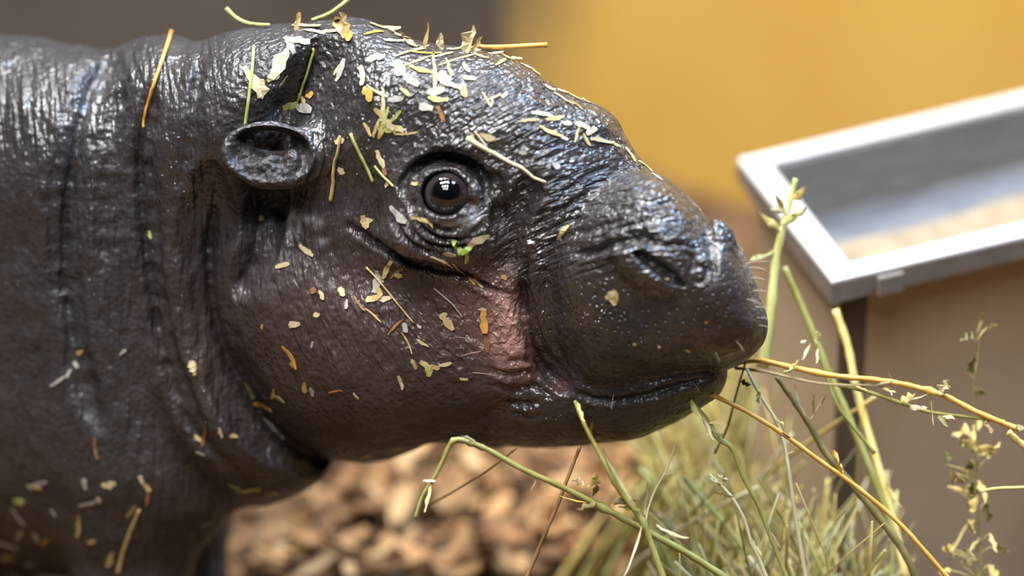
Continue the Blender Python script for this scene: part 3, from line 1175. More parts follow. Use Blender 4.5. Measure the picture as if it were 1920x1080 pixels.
def build_trough():
    d0 = 430
    zr = P(1560, 528, d0).z
    fl = floor_at(1560, 526, zr)
    bl = floor_at(1383, 296, zr)
    e_f = (floor_at(1920, 441, zr) - fl).normalized()
    e_b = (floor_at(1920, 170, zr) - bl).normalized()
    fr, br = fl + e_f * 0.42, bl + e_b * 0.42
    root = bpy.data.objects.new('feed_trough', None)
    COL.objects.link(root)
    c = (fl + fr + bl + br) / 4
    root.location = (c.x, c.y, 0)
    tag(root, 'metal feed trough with a pale steel rim standing on the bedding beside the hay', 'trough')
    loop = [fl, fr, br, bl]                                   # counter-clockwise from above

    def inset(t):
        out = []
        n = 4
        for i in range(n):
            p, q, r = loop[i - 1], loop[i], loop[(i + 1) % n]
            a, b = (q - p).normalized(), (r - q).normalized()
            na, nb = Vector((-a.y, a.x, 0)), Vector((-b.y, b.x, 0))
            k = t / (1 + na.dot(nb))
            out.append(q + (na + nb) * k)
        return out
    FOOT.extend(loop)
    i1, i2 = inset(0.016), inset(0.018)
    i0 = inset(0.0015)
    names = ('front', 'right', 'back', 'left')
    for i in range(4):
        j = (i + 1) % 4
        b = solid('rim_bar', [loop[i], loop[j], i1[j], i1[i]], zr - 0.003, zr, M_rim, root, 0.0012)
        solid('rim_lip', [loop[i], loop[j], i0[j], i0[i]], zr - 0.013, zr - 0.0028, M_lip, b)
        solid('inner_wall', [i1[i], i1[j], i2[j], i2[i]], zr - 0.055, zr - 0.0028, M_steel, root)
        solid('side_panel', [inset(0.012)[i], inset(0.012)[j], i1[j], i1[i]], 0.0, zr - 0.0032, M_panel, root)
    # tray with coved bottom
    b0, b1 = inset(0.018), inset(0.034)
    zt = zr - 0.055
    V, F = [], []
    for s in range(6):
        a = s / 5 * math.pi / 2
        for p, q in zip(b0, b1):
            k = 1 - math.cos(a)
            h = math.sin(a)
            w_ = p.lerp(q, h if False else 1 - math.cos(a))
            V.append(Vector((w_.x, w_.y, zt + 0.016 * (1 - math.sin(a)))))
    for s in range(5):
        for i in range(4):
            j = (i + 1) % 4
            F.append((s * 4 + i, s * 4 + j, s * 4 + 4 + j, s * 4 + 4 + i))
    F.append((20, 21, 22, 23))
    mesh_obj('tray_bottom', V, F, M_steel, root, True)
    # bracket on the front lip, dark strip standing in for the shaded corner
    p = fl + e_f * 0.028
    nrm = Vector((e_f.y, -e_f.x, 0))
    solid('bracket', [p + nrm * 0.004, p + e_f * 0.016 + nrm * 0.004, p + e_f * 0.016 + nrm * 0.0003, p + nrm * 0.0003], zr - 0.014, zr - 0.003, M_lip, root, 0.001)
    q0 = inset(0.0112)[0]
    solid('corner_shade_strip', [q0, q0 + e_f * 0.017, q0 + e_f * 0.017 - nrm * 0.003, q0 - nrm * 0.003], 0.0, zr - 0.0135, M_corner_shade, root, 0.001)
    # feed crumbs left in the tray
    n = 18
    V, F = [], []
    for a in range(n):
        for b in range(n):
            q = b1[0].lerp(b1[1], a / (n - 1)).lerp(b1[3].lerp(b1[2], a / (n - 1)), b / (n - 1))
            edge = min(a, b, n - 1 - a, n - 1 - b)
            V.append(Vector((q.x, q.y, zt + (0.0002 if edge == 0 else 0.004 + 0.004 * rng.random()))))
    for a in range(n - 1):
        for b in range(n - 1):
            k = a * n + b
            F.append((k, k + n, k + n + 1, k + 1))
    o = mesh_obj('chopped_feed', V, F, M_feed)
    tag(o, 'thin layer of beige chopped feed in the bottom of the trough', 'feed', kind='stuff')
    return zr


TROUGH_Z = build_trough()

# ================================================================== BEDDING
def chip_geo(L, W, curl, jag=0.25):
    """curled wood shaving: 2 x 5 grid with thickness"""
    V, F = [], []
    n = 5
    top = []
    for i in range(n):
        t = i / (n - 1) - 0.5
        wv = W * (0.55 + 0.45 * math.cos(t * 2.4)) * (1 + jag * (random.random() - 0.5))
        z = curl * L * (4 * t * t)
        for sgn in (-1, 1):
            top.append(Vector((t * L + jag * W * (random.random() - 0.5), sgn * wv / 2, z + curl * W * 0.3 * random.random())))
    th = min(0.0012, W * 0.10)
    V = top + [p - Vector((0, 0, th)) for p in top]
    m = 2 * n
    for i in range(n - 1):
        a = 2 * i
        F.append((a, a + 2, a + 3, a + 1))
        F.append((m + a + 1, m + a + 3, m + a + 2, m + a))
        F.append((a, m + a, m + a + 2, a + 2))
        F.append((a + 1, a + 3, m + a + 3, m + a + 1))
    F.append((0, 1, m + 1, m))
    F.append((m - 1, m - 2, 2 * m - 2, 2 * m - 1))
    return V, F


M_chips = [mat('wood_shaving_tan', (0.33, 0.165, 0.055), 0.8, noise=(90, (0.45, 0.25, 0.10), (1, 5, 1)), rand=0.35),
           mat('wood_shaving_brown', (0.15, 0.065, 0.022), 0.8, noise=(90, (0.26, 0.13, 0.05), (1, 5, 1)), rand=0.4),
           mat('wood_shaving_pale', (0.47, 0.28, 0.115), 0.8, noise=(90, (0.56, 0.37, 0.18), (1, 5, 1)), rand=0.25)]


def euler_rand(tilt):
    return Matrix.Rotation(random.uniform(0, 6.283), 4, 'Z') @ Matrix.Rotation(random.gauss(0, tilt), 4, 'X') @ Matrix.Rotation(random.gauss(0, tilt), 4, 'Y')


def behind_wall(q, m=0.03):
    n = Vector((dirw.y, -dirw.x, 0))
    if n.y > 0:
        n = -n
    return (q - corner).dot(n) < m or q.y > min(corner.y, left_end.y) - m and q.x < corner.x


def build_bedding():
    protos = []
    SHAPE = []
    for k in range(9):
        cl, cw, cc = 0.019 + 0.007 * (k % 3), (0.008, 0.0145, 0.011)[k // 3], (0.05, 0.12, 0.28)[(k * 2 + k // 3) % 3]
        SHAPE.append(('short', 'medium', 'long')[k % 3] + (' flat', ' curved', ' curled')[(k * 2 + k // 3) % 3] + (' narrow', ' broad', '')[k // 3])
        V, F = chip_geo(cl, cw, cc)
        for mi in range(3):
            me_ = bpy.data.meshes.new('wood_shaving')
            me_.from_pydata([tuple(v) for v in V], [], F)
            me_.materials.append(M_chips[mi])
            protos.append(me_)
    # single shavings that show largest between the animal and the wall
    n = 0
    words_ = ('tan', 'dark brown', 'pale')
    while n < 170:
        px, py = random.uniform(380, 1420), random.uniform(850, 1085)
        p = floor_at(px, py)
        if py < 1075 - (px - 380) * 0.75 and px < 640:
            continue
        mi = random.choice((0, 0, 1, 1, 2))
        o = bpy.data.objects.new('wood_shaving', protos[random.randrange(9) * 3 + mi])
        COL.objects.link(o)
        o.matrix_world = Matrix.Translation((p.x, p.y, random.uniform(0.004, 0.016))) @ euler_rand(0.35)
        pi = protos.index(o.data) // 3
        shp = SHAPE[pi]
        where = 'below the hippo chest' if px < 640 else ('under the hippo chin' if px < 1080 else 'at the foot of the hay heap')
        tag(o, '%s %s wood shaving %s' % (shp, words_[mi], where), 'wood shaving', '%s %s shavings %s' % (shp, words_[mi], where))
        n += 1
    # everything else
    V, F, MI = [], [], []
    for k in range(9000):
        x = random.uniform(-1.3, 1.2)
        y = random.uniform(-0.45, 0.68)
        q = Vector((x, y, 0))
        if behind_wall(q) or in_trough(q, 0.02) or y > 0.55 + 0.12 * random.random():
            continue
        v, f = chip_geo(random.uniform(0.014, 0.034), random.uniform(0.006, 0.013), random.uniform(0.03, 0.3))
        M = Matrix.Translation((x, y, random.uniform(-0.004, 0.010))) @ euler_rand(0.4)
        b = len(V)
        V += [M @ q for q in v]
        F += [tuple(i + b for i in q) for q in f]
        MI += [random.choice((0, 0, 1, 1, 2))] * len(f)
    o = mesh_obj('wood_shavings', V, F, M_chips[0], None, False)
    o.data.materials.append(M_chips[1])
    o.data.materials.append(M_chips[2])
    o.data.polygons.foreach_set('material_index', MI)
    tag(o, 'deep brown layer of wood shaving bedding covering the enclosure floor', 'bedding', kind='stuff')


build_bedding()

# ================================================================== HAY
M_hay = {
    'straw': mat('hay_straw', (0.52, 0.39, 0.10), 0.6, noise=(160, (0.62, 0.50, 0.19), (1, 1, 0.2)), rand=0.2),
    'gold': mat('hay_gold', (0.60, 0.32, 0.045), 0.5, noise=(140, (0.66, 0.42, 0.10), (1, 1, 0.2))),
    'green': mat('hay_green', (0.26, 0.24, 0.05), 0.55, noise=(150, (0.34, 0.34, 0.11), (1, 1, 0.2)), rand=0.15),
    'olive': mat('hay_olive', (0.13, 0.11, 0.03), 0.6, noise=(150, (0.24, 0.20, 0.07), (1, 1, 0.2))),
    'pale': mat('hay_pale', (0.50, 0.43, 0.23), 0.6, noise=(150, (0.60, 0.53, 0.32), (1, 1, 0.2)), rand=0.12),
    'brown': mat('hay_brown', (0.17, 0.085, 0.03), 0.6, noise=(150, (0.28, 0.16, 0.07), (1, 1, 0.2))),
    'lime': mat('hay_lime', (0.44, 0.44, 0.12), 0.55, noise=(150, (0.54, 0.52, 0.20), (1, 1, 0.2))),
}


def leaf_geo(o, direction, normal, L, W, fold=0.25, n=6):
    """small pointed, folded leaf with thickness; world verts"""
    d = direction.normalized()
    s = d.cross(normal).normalized()
    nn = s.cross(d).normalized()
    top = []
    for i in range(n):
        t = i / (n - 1)
        wv = W * (math.sin(math.pi * (0.12 + 0.83 * t)) ** 0.8)
        mid = o + d * (L * t) + nn * (L * 0.25 * t * t) + s * (W * random.uniform(-0.18, 0.18))
        wa, wb = wv * random.uniform(0.25, 1.15), wv * random.uniform(0.25, 1.15)
        top += [mid - s * wa / 2 + nn * wa * fold * random.uniform(0.2, 1.6), mid, mid + s * wb / 2 + nn * wb * fold * random.uniform(0.2, 1.6)]
    th = max(0.00012, W * 0.03)
    V = top + [p - nn * th for p in top]
    m = 3 * n
    F = []
    for i in range(n - 1):
        for k in (0, 1):
            a = 3 * i + k
            F.append((a, a + 1, a + 4, a + 3))
            F.append((m + a + 3, m + a + 4, m + a + 1, m + a))
        F.append((3 * i, 3 * i + 3, m + 3 * i + 3, m + 3 * i))
        F.append((3 * i + 5, 3 * i + 2, m + 3 * i + 2, m + 3 * i + 5))
    F.append((0, m, m + 1, m + 2, 2, 1)[::-1])
    F.append((m - 3, m - 2, m - 1, 2 * m - 1, 2 * m - 2, 2 * m - 3)[::-1])
    return V, F


def stem(name, pts, r0, r1, m, label, cat='hay', group=None, leaves=(), nodes=(), sides=6, flat=1.0, sub=5):
    """pts = (px, py, d); radii in px. leaves = (px, py, d, angle deg, length, width, material)"""
    pl = smooth_poly(pts, sub)
    W_ = [P(*q) for q in pl]
    n = len(W_)
    rad = [(r0 + (r1 - r0) * i / (n - 1)) * S * (1 + 0.10 * math.sin(i * 2.3)) for i in range(n)]
    for nd in nodes:
        i = min(range(n), key=lambda q: abs(q / (n - 1) - nd))
        rad[i] *= 1.5
    V, F = tube(W_, rad, sides, flat)
    o = mesh_obj(name, V, F, M_hay[m])
    tag(o, label, cat, group)
    for (x, y, d, a, L, w_, mm) in leaves:
        base = P(x, y, d)
        dv = P(x + math.cos(math.radians(a)) * 10, y + math.sin(math.radians(a)) * 10, d - 3) - base
        nrm = (cam.location - base).normalized() + Vector((random.uniform(-.6, .6), random.uniform(-.3, .3), random.uniform(-.2, .8)))
        v, f = leaf_geo(base, dv, nrm, L * S, w_ * S, random.uniform(0.1, 0.4))
        mesh_obj('leaf', v, f, M_hay[mm], o)
    return o


G = 'hay stems hanging from the mouth'
stem('hay_stalk', [(1372, 684, 190), (1420, 676, 150), (1490, 690, 120), (1560, 704, 110), (1640, 712, 110), (1700, 722, 110), (1770, 742, 110), (1830, 772, 110), (1912, 806, 110)],
     5.5, 5.5, 'gold', 'thick golden hay stalk held level in the hippo\'s lips, longest of the bite', 'hay stem', G,
     leaves=[(1762, 738, 105, -60, 34, 26, 'pale'), (1766, 732, 100, -20, 20, 14, 'lime'), (1672, 712, 105, -115, 22, 5, 'pale'), (1905, 800, 105, 20, 26, 16, 'olive'), (1480, 690, 118, -30, 26, 10, 'straw'),
             (1500, 690, 118, 170, 40, 9, 'lime')], nodes=(0.32, 0.7))
stem('hay_stalk', [(1378, 690, 180), (1440, 698, 140), (1520, 716, 120), (1580, 722, 116), (1640, 722, 116), (1672, 730, 116)],
     3.2, 2.4, 'pale', 'thin pale hay stem under the golden stalk, ending in dry bracts', 'hay stem', G,
     leaves=[(1640, 722, 112, -12, 36, 10, 'pale'), (1650, 726, 112, 25, 34, 8, 'straw'), (1660, 726, 112, 50, 22, 7, 'pale'), (1600, 722, 114, 20, 30, 8, 'straw')])
stem('hay_stalk', [(1572, 722, 118), (1620, 732, 118), (1690, 756, 118), (1740, 772, 118), (1800, 780, 116), (1884, 790, 114)],
     4.4, 3.2, 'green', 'yellow-green hay stem with small buds below the golden stalk', 'hay stem', G,
     leaves=[(1690, 752, 112, -20, 32, 18, 'straw'), (1706, 762, 112, 10, 34, 16, 'pale'), (1762, 776, 112, 70, 30, 18, 'olive'), (1768, 780, 112, 20, 24, 14, 'straw'), (1700, 752, 112, -12, 46, 5, 'pale'),
             (1850, 786, 112, 80, 30, 22, 'brown'), (1745, 745, 112, 85, 60, 6, 'olive')])
stem('hay_stalk', [(1280, 714, 60), (1330, 738, 50), (1400, 772, 56), (1470, 815, 66), (1540, 866, 80), (1610, 916, 96), (1690, 985, 112), (1770, 1075, 125), (1800, 1110, 130)],
     4.2, 4.6, 'gold', 'slim orange hay stem slanting from the lips down past the trough', 'hay stem', G, leaves=[(1482, 820, 64, -150, 22, 6, 'brown'), (1580, 890, 88, -110, 34, 9, 'gold')])
stem('grass_strand', [(1266, 722, 60), (1296, 754, 44), (1326, 790, 44), (1348, 822, 48), (1374, 842, 52), (1392, 890, 58), (1424, 952, 66), (1446, 1010, 76), (1478, 1090, 84)],
     6.0, 4.0, 'green', 'flat green grass blade dangling from the mouth, frayed in the middle', 'hay stem', G, flat=0.45,
     leaves=[(1290, 744, 42, 60, 60, 13, 'lime'), (1316, 780, 42, 65, 56, 10, 'pale'), (1330, 792, 42, 20, 24, 10, 'straw'), (1332, 800, 42, 100, 20, 8, 'straw'), (1340, 812, 44, 15, 20, 8, 'olive'), (1440, 990, 70, 60, 50, 5, 'brown')])
stem('hay_stalk', [(1400, 690, 140), (1412, 716, 120), (1430, 748, 112), (1456, 790, 106), (1470, 832, 102), (1480, 890, 100), (1490, 960, 102), (1500, 1020, 106), (1512, 1090, 110)],
     2.8, 5.0, 'pale', 'twisted cream-white hay stem hanging almost straight down from the lips', 'hay stem', G, flat=0.6, leaves=[(1424, 734, 110, 80, 30, 14, 'pale'), (1456, 786, 104, 40, 20, 8, 'straw'), (1476, 850, 100, -10, 18, 4, 'pale')])
stem('hay_stalk', [(1456, 706, 170), (1486, 748, 170), (1520, 800, 172), (1546, 846, 175), (1590, 900, 180), (1640, 960, 186), (1692, 1030, 190), (1720, 1090, 194)],
     5.5, 8.0, 'olive', 'dark olive hay stalk crossing behind the orange stem', 'hay stem', G,
     leaves=[(1520, 785, 165, -55, 60, 5, 'pale'), (1525, 782, 165, -85, 50, 6, 'green'), (1560, 845, 170, 60, 50, 12, 'gold'), (1490, 720, 165, 80, 70, 7, 'olive'), (1540, 760, 165, -70, 24, 8, 'lime')])
stem('hay_stalk', [(778, 972, -60), (792, 930, -60), (812, 900, -62), (828, 868, -62), (850, 826, -64), (882, 830, -62), (920, 846, -56), (980, 880, -46), (1060, 916, -36), (1130, 952, -26), (1220, 1000, -10), (1300, 1044, 4), (1372, 1092, 16)],
     3.2, 7.0, 'green', 'green hay stalk kinked sharply downwards under the chin', 'hay stem', None,
     leaves=[(1112, 930, -34, -80, 26, 16, 'olive'), (1106, 915, -36, -60, 34, 22, 'lime'), (1094, 910, -36, -150, 26, 16, 'pale'), (1120, 945, -34, 160, 44, 18, 'olive'), (1150, 940, -34, -5, 60, 16, 'olive'),
             (1160, 950, -34, 10, 46, 14, 'green'), (816, 902, -66, 175, 26, 8, 'pale'), (808, 905, -66, 100, 60, 9, 'lime'), (890, 826, -66, -160, 30, 6, 'pale'), (1005, 898, -44, 110, 26, 6, 'brown'), (1230, 985, -18, 25, 70, 12, 'pale')], nodes=(0.34, 0.42, 0.75))
stem('hay_stalk', [(1078, 752, -40), (1092, 788, -58), (1110, 824, -62), (1134, 870, -58), (1166, 926, -50), (1202, 972, -44), (1222, 1022, -36), (1246, 1092, -26)],
     3.2, 6.4, 'green', 'dull green stalk rising to the corner of the mouth in front of the chin', 'hay stem', None,
     leaves=[(1108, 812, -66, -85, 28, 7, 'olive'), (1080, 754, -62, 65, 44, 9, 'lime'), (1130, 842, -55, 65, 130, 9, 'olive'), (1208, 965, -46, -80, 70, 7, 'pale'), (1204, 985, -46, 105, 110, 6, 'pale')], nodes=(0.5, 0.75))
stem('hay_stalk', [(1088, 836, 60), (1060, 908, 70), (1044, 950, 76), (1018, 1010, 84), (984, 1092, 94)], 3.5, 4.5, 'brown', 'thin dark brown stalk hanging straight below the chin', 'hay stem', None,
     leaves=[(1050, 930, 70, 20, 60, 4, 'gold')])
stem('hay_stalk', [(968, 840, 120), (920, 878, 160), (860, 916, 220), (800, 950, 280)], 2.6, 2.2, 'brown', 'faint brown straw lying on the bedding behind the kinked green stalk', 'hay stem', None)
stem('hay_stalk', [(1268, 830, 110), (1250, 880, 100), (1228, 920, 92), (1214, 960, 84), (1210, 990, 80)], 1.8, 2.6, 'pale', 'fine pale grass stem curving up behind the stalk at the mouth corner', 'hay stem', None, leaves=[(1246, 890, 96, -10, 26, 4, 'pale')])
stem('hay_stalk', [(1330, 890, 100), (1352, 910, 96), (1376, 938, 92), (1396, 976, 92), (1408, 1016, 94), (1424, 1050, 96), (1440, 1092, 100)], 3, 4, 'pale', 'short bent pale stem with a curled tip among the hanging hay', 'hay stem', None,
     leaves=[(1376, 932, 90, -165, 44, 5, 'brown'), (1354, 906, 94, -170, 30, 10, 'pale'), (1360, 905, 94, -100, 22, 8, 'straw'), (1345, 890, 94, 30, 24, 8, 'pale'), (1408, 1010, 92, 60, 40, 7, 'green')])
stem('hay_stalk', [(1400, 672, 150), (1380, 740, 200), (1364, 800, 240), (1340, 850, 280)], 2, 3, 'olive', 'thin olive twig hanging close beside the lower lip', 'hay stem', None, leaves=[(1392, 712, 170, 40, 20, 14, 'olive')])
# stalks leaning against the trough
G2 = 'hay stalks leaning on the trough'
stem('hay_stalk', [(1430, 690, 300), (1446, 580, 300), (1456, 480, 305), (1476, 400, 310), (1492, 335, 315)], 13, 5, 'lime', 'tall leafy green stalk reaching over the left rim of the trough', 'hay stalk', None, flat=0.5,
     leaves=[(1462, 430, 300, -150, 60, 20, 'straw'), (1466, 420, 300, -30, 60, 20, 'lime'), (1470, 400, 300, -110, 50, 16, 'straw'), (1480, 380, 300, -40, 50, 16, 'straw'), (1478, 400, 300, -170, 44, 16, 'pale'), (1452, 470, 300, 150, 60, 14, 'green')])
stem('hay_stalk', [(1470, 500, 340), (1510, 590, 340), (1550, 690, 340), (1590, 780, 336), (1640, 900, 330), (1680, 1010, 326), (1710, 1100, 320)], 7, 9, 'green', 'long green stalk leaning against the corner of the trough', 'hay stalk', None)
stem('hay_stalk', [(1566, 580, 385), (1590, 650, 380), (1606, 730, 370), (1640, 850, 350), (1672, 960, 330), (1700, 1090, 310)], 8, 9, 'straw', 'broad straw stalk standing in front of the trough panel', 'hay stalk', None, flat=0.5, leaves=[(1660, 905, 335, 60, 60, 8, 'straw'), (1600, 700, 370, 80, 60, 14, 'green')])
stem('hay_stalk', [(1530, 640, 230), (1548, 700, 230), (1570, 760, 232), (1600, 800, 236), (1640, 850, 240)], 3, 4, 'green', 'slender sprig with a leafy green tip beside the nose', 'hay stalk', None,
     leaves=[(1528, 640, 225, -60, 24, 18, 'lime'), (1520, 645, 225, 120, 40, 7, 'pale'), (1534, 652, 225, 95, 34, 6, 'pale'), (1512, 640, 225, 170, 14, 8, 'pale')])


def seed_plant():
    o = stem('dried_clover', [(1842, 1100, 300), (1836, 1000, 302), (1828, 900, 305), (1832, 830, 305), (1826, 740, 308), (1834, 660, 310), (1842, 600, 310)], 3.5, 1.6, 'olive',
             'dried clover stalk with papery seed heads standing against the trough panel', 'dried flower', None)
    pods = [(1840, 602, -70, 22, 16, 'olive'), (1826, 634, 160, 34, 18, 'olive'), (1850, 615, -20, 22, 12, 'straw'), (1816, 700, -80, 36, 20, 'olive'), (1828, 730, 20, 26, 20, 'olive'),
            (1786, 812, 10, 40, 26, 'straw'), (1800, 822, 30, 42, 24, 'straw'), (1826, 830, -70, 50, 22, 'straw'), (1834, 850, -20, 46, 24, 'straw'), (1820, 860, 120, 44, 22, 'green'),
            (1850, 860, -50, 40, 16, 'straw'), (1772, 870, -100, 24, 16, 'green'), (1782, 884, 30, 34, 26, 'straw'), (1776, 912, 15, 44, 10, 'straw'), (1800, 925, -35, 30, 10, 'straw'),
            (1826, 900, 95, 60, 24, 'olive'), (1838, 900, 70, 50, 20, 'straw'), (1822, 960, -70, 36, 24, 'straw'), (1816, 975, 80, 30, 20, 'straw'), (1856, 1000, 70, 44, 12, 'straw'),
            (1870, 1020, 30, 26, 16, 'straw'), (1770, 1032, -30, 26, 24, 'straw'), (1788, 1030, -60, 60, 6, 'straw'), (1836, 1010, 130, 40, 12, 'straw'), (1812, 1030, 150, 40, 14, 'olive'),
            (1850, 940, 80, 44, 18, 'olive'), (1800, 1060, -20, 40, 20, 'olive'), (1850, 1060, 60, 36, 18, 'straw'), (1820, 1070, 10, 40, 20, 'olive'), (1780, 1068, 170, 30, 16, 'straw')]
    for (x, y, a, L, w_, m) in pods:
        d = 305 + random.uniform(-30, 30)
        base = P(x, y, d)
        dv = P(x + math.cos(math.radians(a)) * 10, y + math.sin(math.radians(a)) * 10, d + random.uniform(-5, 5)) - base
        nrm = (cam.location - base).normalized() + Vector((random.uniform(-.8, .8), random.uniform(-.3, .3), random.uniform(-.4, .8)))
        v, f = leaf_geo(base, dv, nrm, L * S, w_ * S, random.uniform(0.4, 1.1))
        mesh_obj('seed_head', v, f, M_hay[m], o)
        st = P(1832, min(y + 24, 1090), 305)
        V2, F2 = tube([st, (st + base) / 2 + Vector((0, 0, 0.001)), base], [0.0003, 0.00025, 0.0002], 4)
        mesh_obj('stalklet', V2, F2, M_hay['straw'], o)


seed_plant()
stem('hay_stalk', [(1838, 922, 150), (1870, 916, 150), (1930, 914, 150)], 3.5, 3.5, 'lime', 'short lime-green stem reaching in from the dried clover stalk', 'hay stem')
stem('hay_stalk', [(1890, 810, 130), (1910, 828, 130), (1940, 850, 130)], 7, 6, 'straw', 'stubby straw end just below the tip of the golden stalk', 'hay stem')


def random_stalk(x, y, L, lean, r, n=6, z0=0.0):
    a = random.uniform(0, 6.283)
    p = Vector((x, y, z0))
    d = Vector((math.cos(a) * lean, math.sin(a) * lean * 0.6, 1)).normalized()
    bend = Vector((random.gauss(0, 0.35), random.gauss(0, 0.25), random.gauss(-0.25, 0.2)))
    pts = []
    for i in range(n):
        t = i / (n - 1)
        pts.append(p + d * (L * t) + bend * (L * t * t * 0.6))
    for q in pts:
        q.z = max(q.z, 0.003)
    return pts, [r * (1 - 0.5 * i / (n - 1)) for i in range(n)]


def build_hay_heap():
    n = 0
    lab = {'straw': 'straw-yellow', 'pale': 'pale bleached', 'green': 'dull green', 'lime': 'light green'}
    while n < 150:                                   # the stalks that show largest
        x, y = random.uniform(0.02, 0.22), random.uniform(0.10, 0.30)
        if n > 104:                                  # in front of the trough panel
            x, y = random.uniform(0.10, 0.21), random.uniform(0.0, 0.085)
        pts, rad = random_stalk(x, y, random.uniform(0.10, 0.20), random.uniform(0.1, 0.7), random.uniform(0.0009, 0.0024))
        px, py, d = depth_of(pts[-1])
        if py < 700 or px < 1190 or px > 1720 or d < 150:
            continue
        bad = any((depth_of(q)[0] < 1480 and depth_of(q)[1] < 855) or depth_of(q)[0] > 1700 or in_trough(q) for q in pts)
        if bad:
            continue
        V, F = tube(smooth_poly(pts, 2), np.interp(np.linspace(0, 1, 11), np.linspace(0, 1, 6), rad), 5, random.choice((1.0, 0.35)))
        m = random.choice(('straw', 'straw', 'straw', 'pale', 'pale', 'green', 'lime'))
        o = mesh_obj('hay_stalk', V, F, M_hay[m])
        lean = (pts[-1] - pts[0]).normalized()
        how = 'upright' if lean.z > 0.93 else ('leaning towards the trough' if lean.x > 0.12 else ('leaning towards the hippo' if lean.x < -0.12 else 'drooping'))
        wd = 'thick' if rad[0] > 0.0019 else ('thin' if rad[0] < 0.0013 else 'middling')
        tag(o, '%s %s hay stalk, %s, in the heap beside the trough' % (wd, lab[m], how), 'hay stalk', '%s %s %s stalks of the hay heap' % (wd, lab[m], how))
        n += 1
    V, F, MI = [], [], []
    ms = ['straw', 'pale', 'green', 'olive', 'lime']
    for k in range(3600):
        if k % 3:
            x, y = random.gauss(0.12, 0.065), random.uniform(0.12, 0.36)
            if k % 4 == 1:
                x, y = random.uniform(0.09, 0.21), random.uniform(0.0, 0.09)
            pts, rad = random_stalk(x, y, random.uniform(0.06, 0.17), random.uniform(0.1, 1.0), random.uniform(0.0005, 0.0014), 5)
        else:
            x, y = random.uniform(0.05, 0.26), random.uniform(0.10, 0.40)
            pts, rad = random_stalk(x, y, random.uniform(0.05, 0.12), random.uniform(2, 9), random.uniform(0.0006, 0.0015), 5, random.uniform(0.005, 0.05))
        if any(depth_of(q)[0] < 1170 + 40 * random.random() or depth_of(q)[0] > 1690 + 40 * random.random() or depth_of(q)[0] < 1500 and depth_of(q)[1] < 880 and depth_of(q)[2] < 600 or in_trough(q) for q in pts):
            continue
        v, f = tube(pts, rad, 4, 0.5)
        b = len(V)
        V += v
        F += [tuple(i + b for i in q) for q in f]
        MI += [random.choice((0, 0, 0, 1, 2, 2, 3, 4))] * len(f)
    o = mesh_obj('loose_hay', V, F, M_hay['straw'])
    for q in ms[1:]:
        o.data.materials.append(M_hay[q])
    o.data.polygons.foreach_set('material_index', MI)
    tag(o, 'tangled heap of yellow-green hay on the bedding beside the trough', 'hay', kind='stuff')


build_hay_heap()

# ================================================================== STRAW ON THE ANIMAL
M_fl = {
    'cream': mat('flake_cream', (0.54, 0.45, 0.24), 0.6, noise=(260, (0.66, 0.58, 0.37), (1, 1, 1)), rand=0.12),
    'tan': mat('flake_tan', (0.44, 0.31, 0.11), 0.6, noise=(260, (0.56, 0.44, 0.21), (1, 1, 1)), rand=0.2),
    'orange': mat('flake_orange', (0.55, 0.26, 0.04), 0.5, noise=(200, (0.62, 0.36, 0.09), (1, 1, 1)), rand=0.15),
    'green': mat('flake_green', (0.33, 0.36, 0.09), 0.55, noise=(260, (0.48, 0.50, 0.18), (1, 1, 1)), rand=0.15),
    'brown': mat('flake_brown', (0.22, 0.10, 0.035), 0.6, noise=(260, (0.36, 0.19, 0.08), (1, 1, 1)), rand=0.2),
    'grey': mat('flake_grey', (0.36, 0.34, 0.30), 0.6, noise=(260, (0.46, 0.44, 0.40), (1, 1, 1)), rand=0.1),
    'leaf': mat('flake_leaf', (0.30, 0.42, 0.08), 0.5, noise=(260, (0.45, 0.55, 0.18), (1, 1, 1))),
}
CW = {'cream': 'cream', 'tan': 'tan', 'orange': 'orange', 'green': 'yellow-green', 'brown': 'brown', 'grey': 'pale grey', 'leaf': 'bright green'}


def skin_point(px, py, last=None):
    h, n = skin_hit(px, py)
    if h is None:
        # just past the outline: keep the depth of the last contact
        d = last if last is not None else float(med(px, py)) - 40
        p = P(px, py, d)
        return p, (cam.location - p).normalized() * 0.3 + Vector((0, 0, 1)), d
    return h, n, depth_of(h)[2]


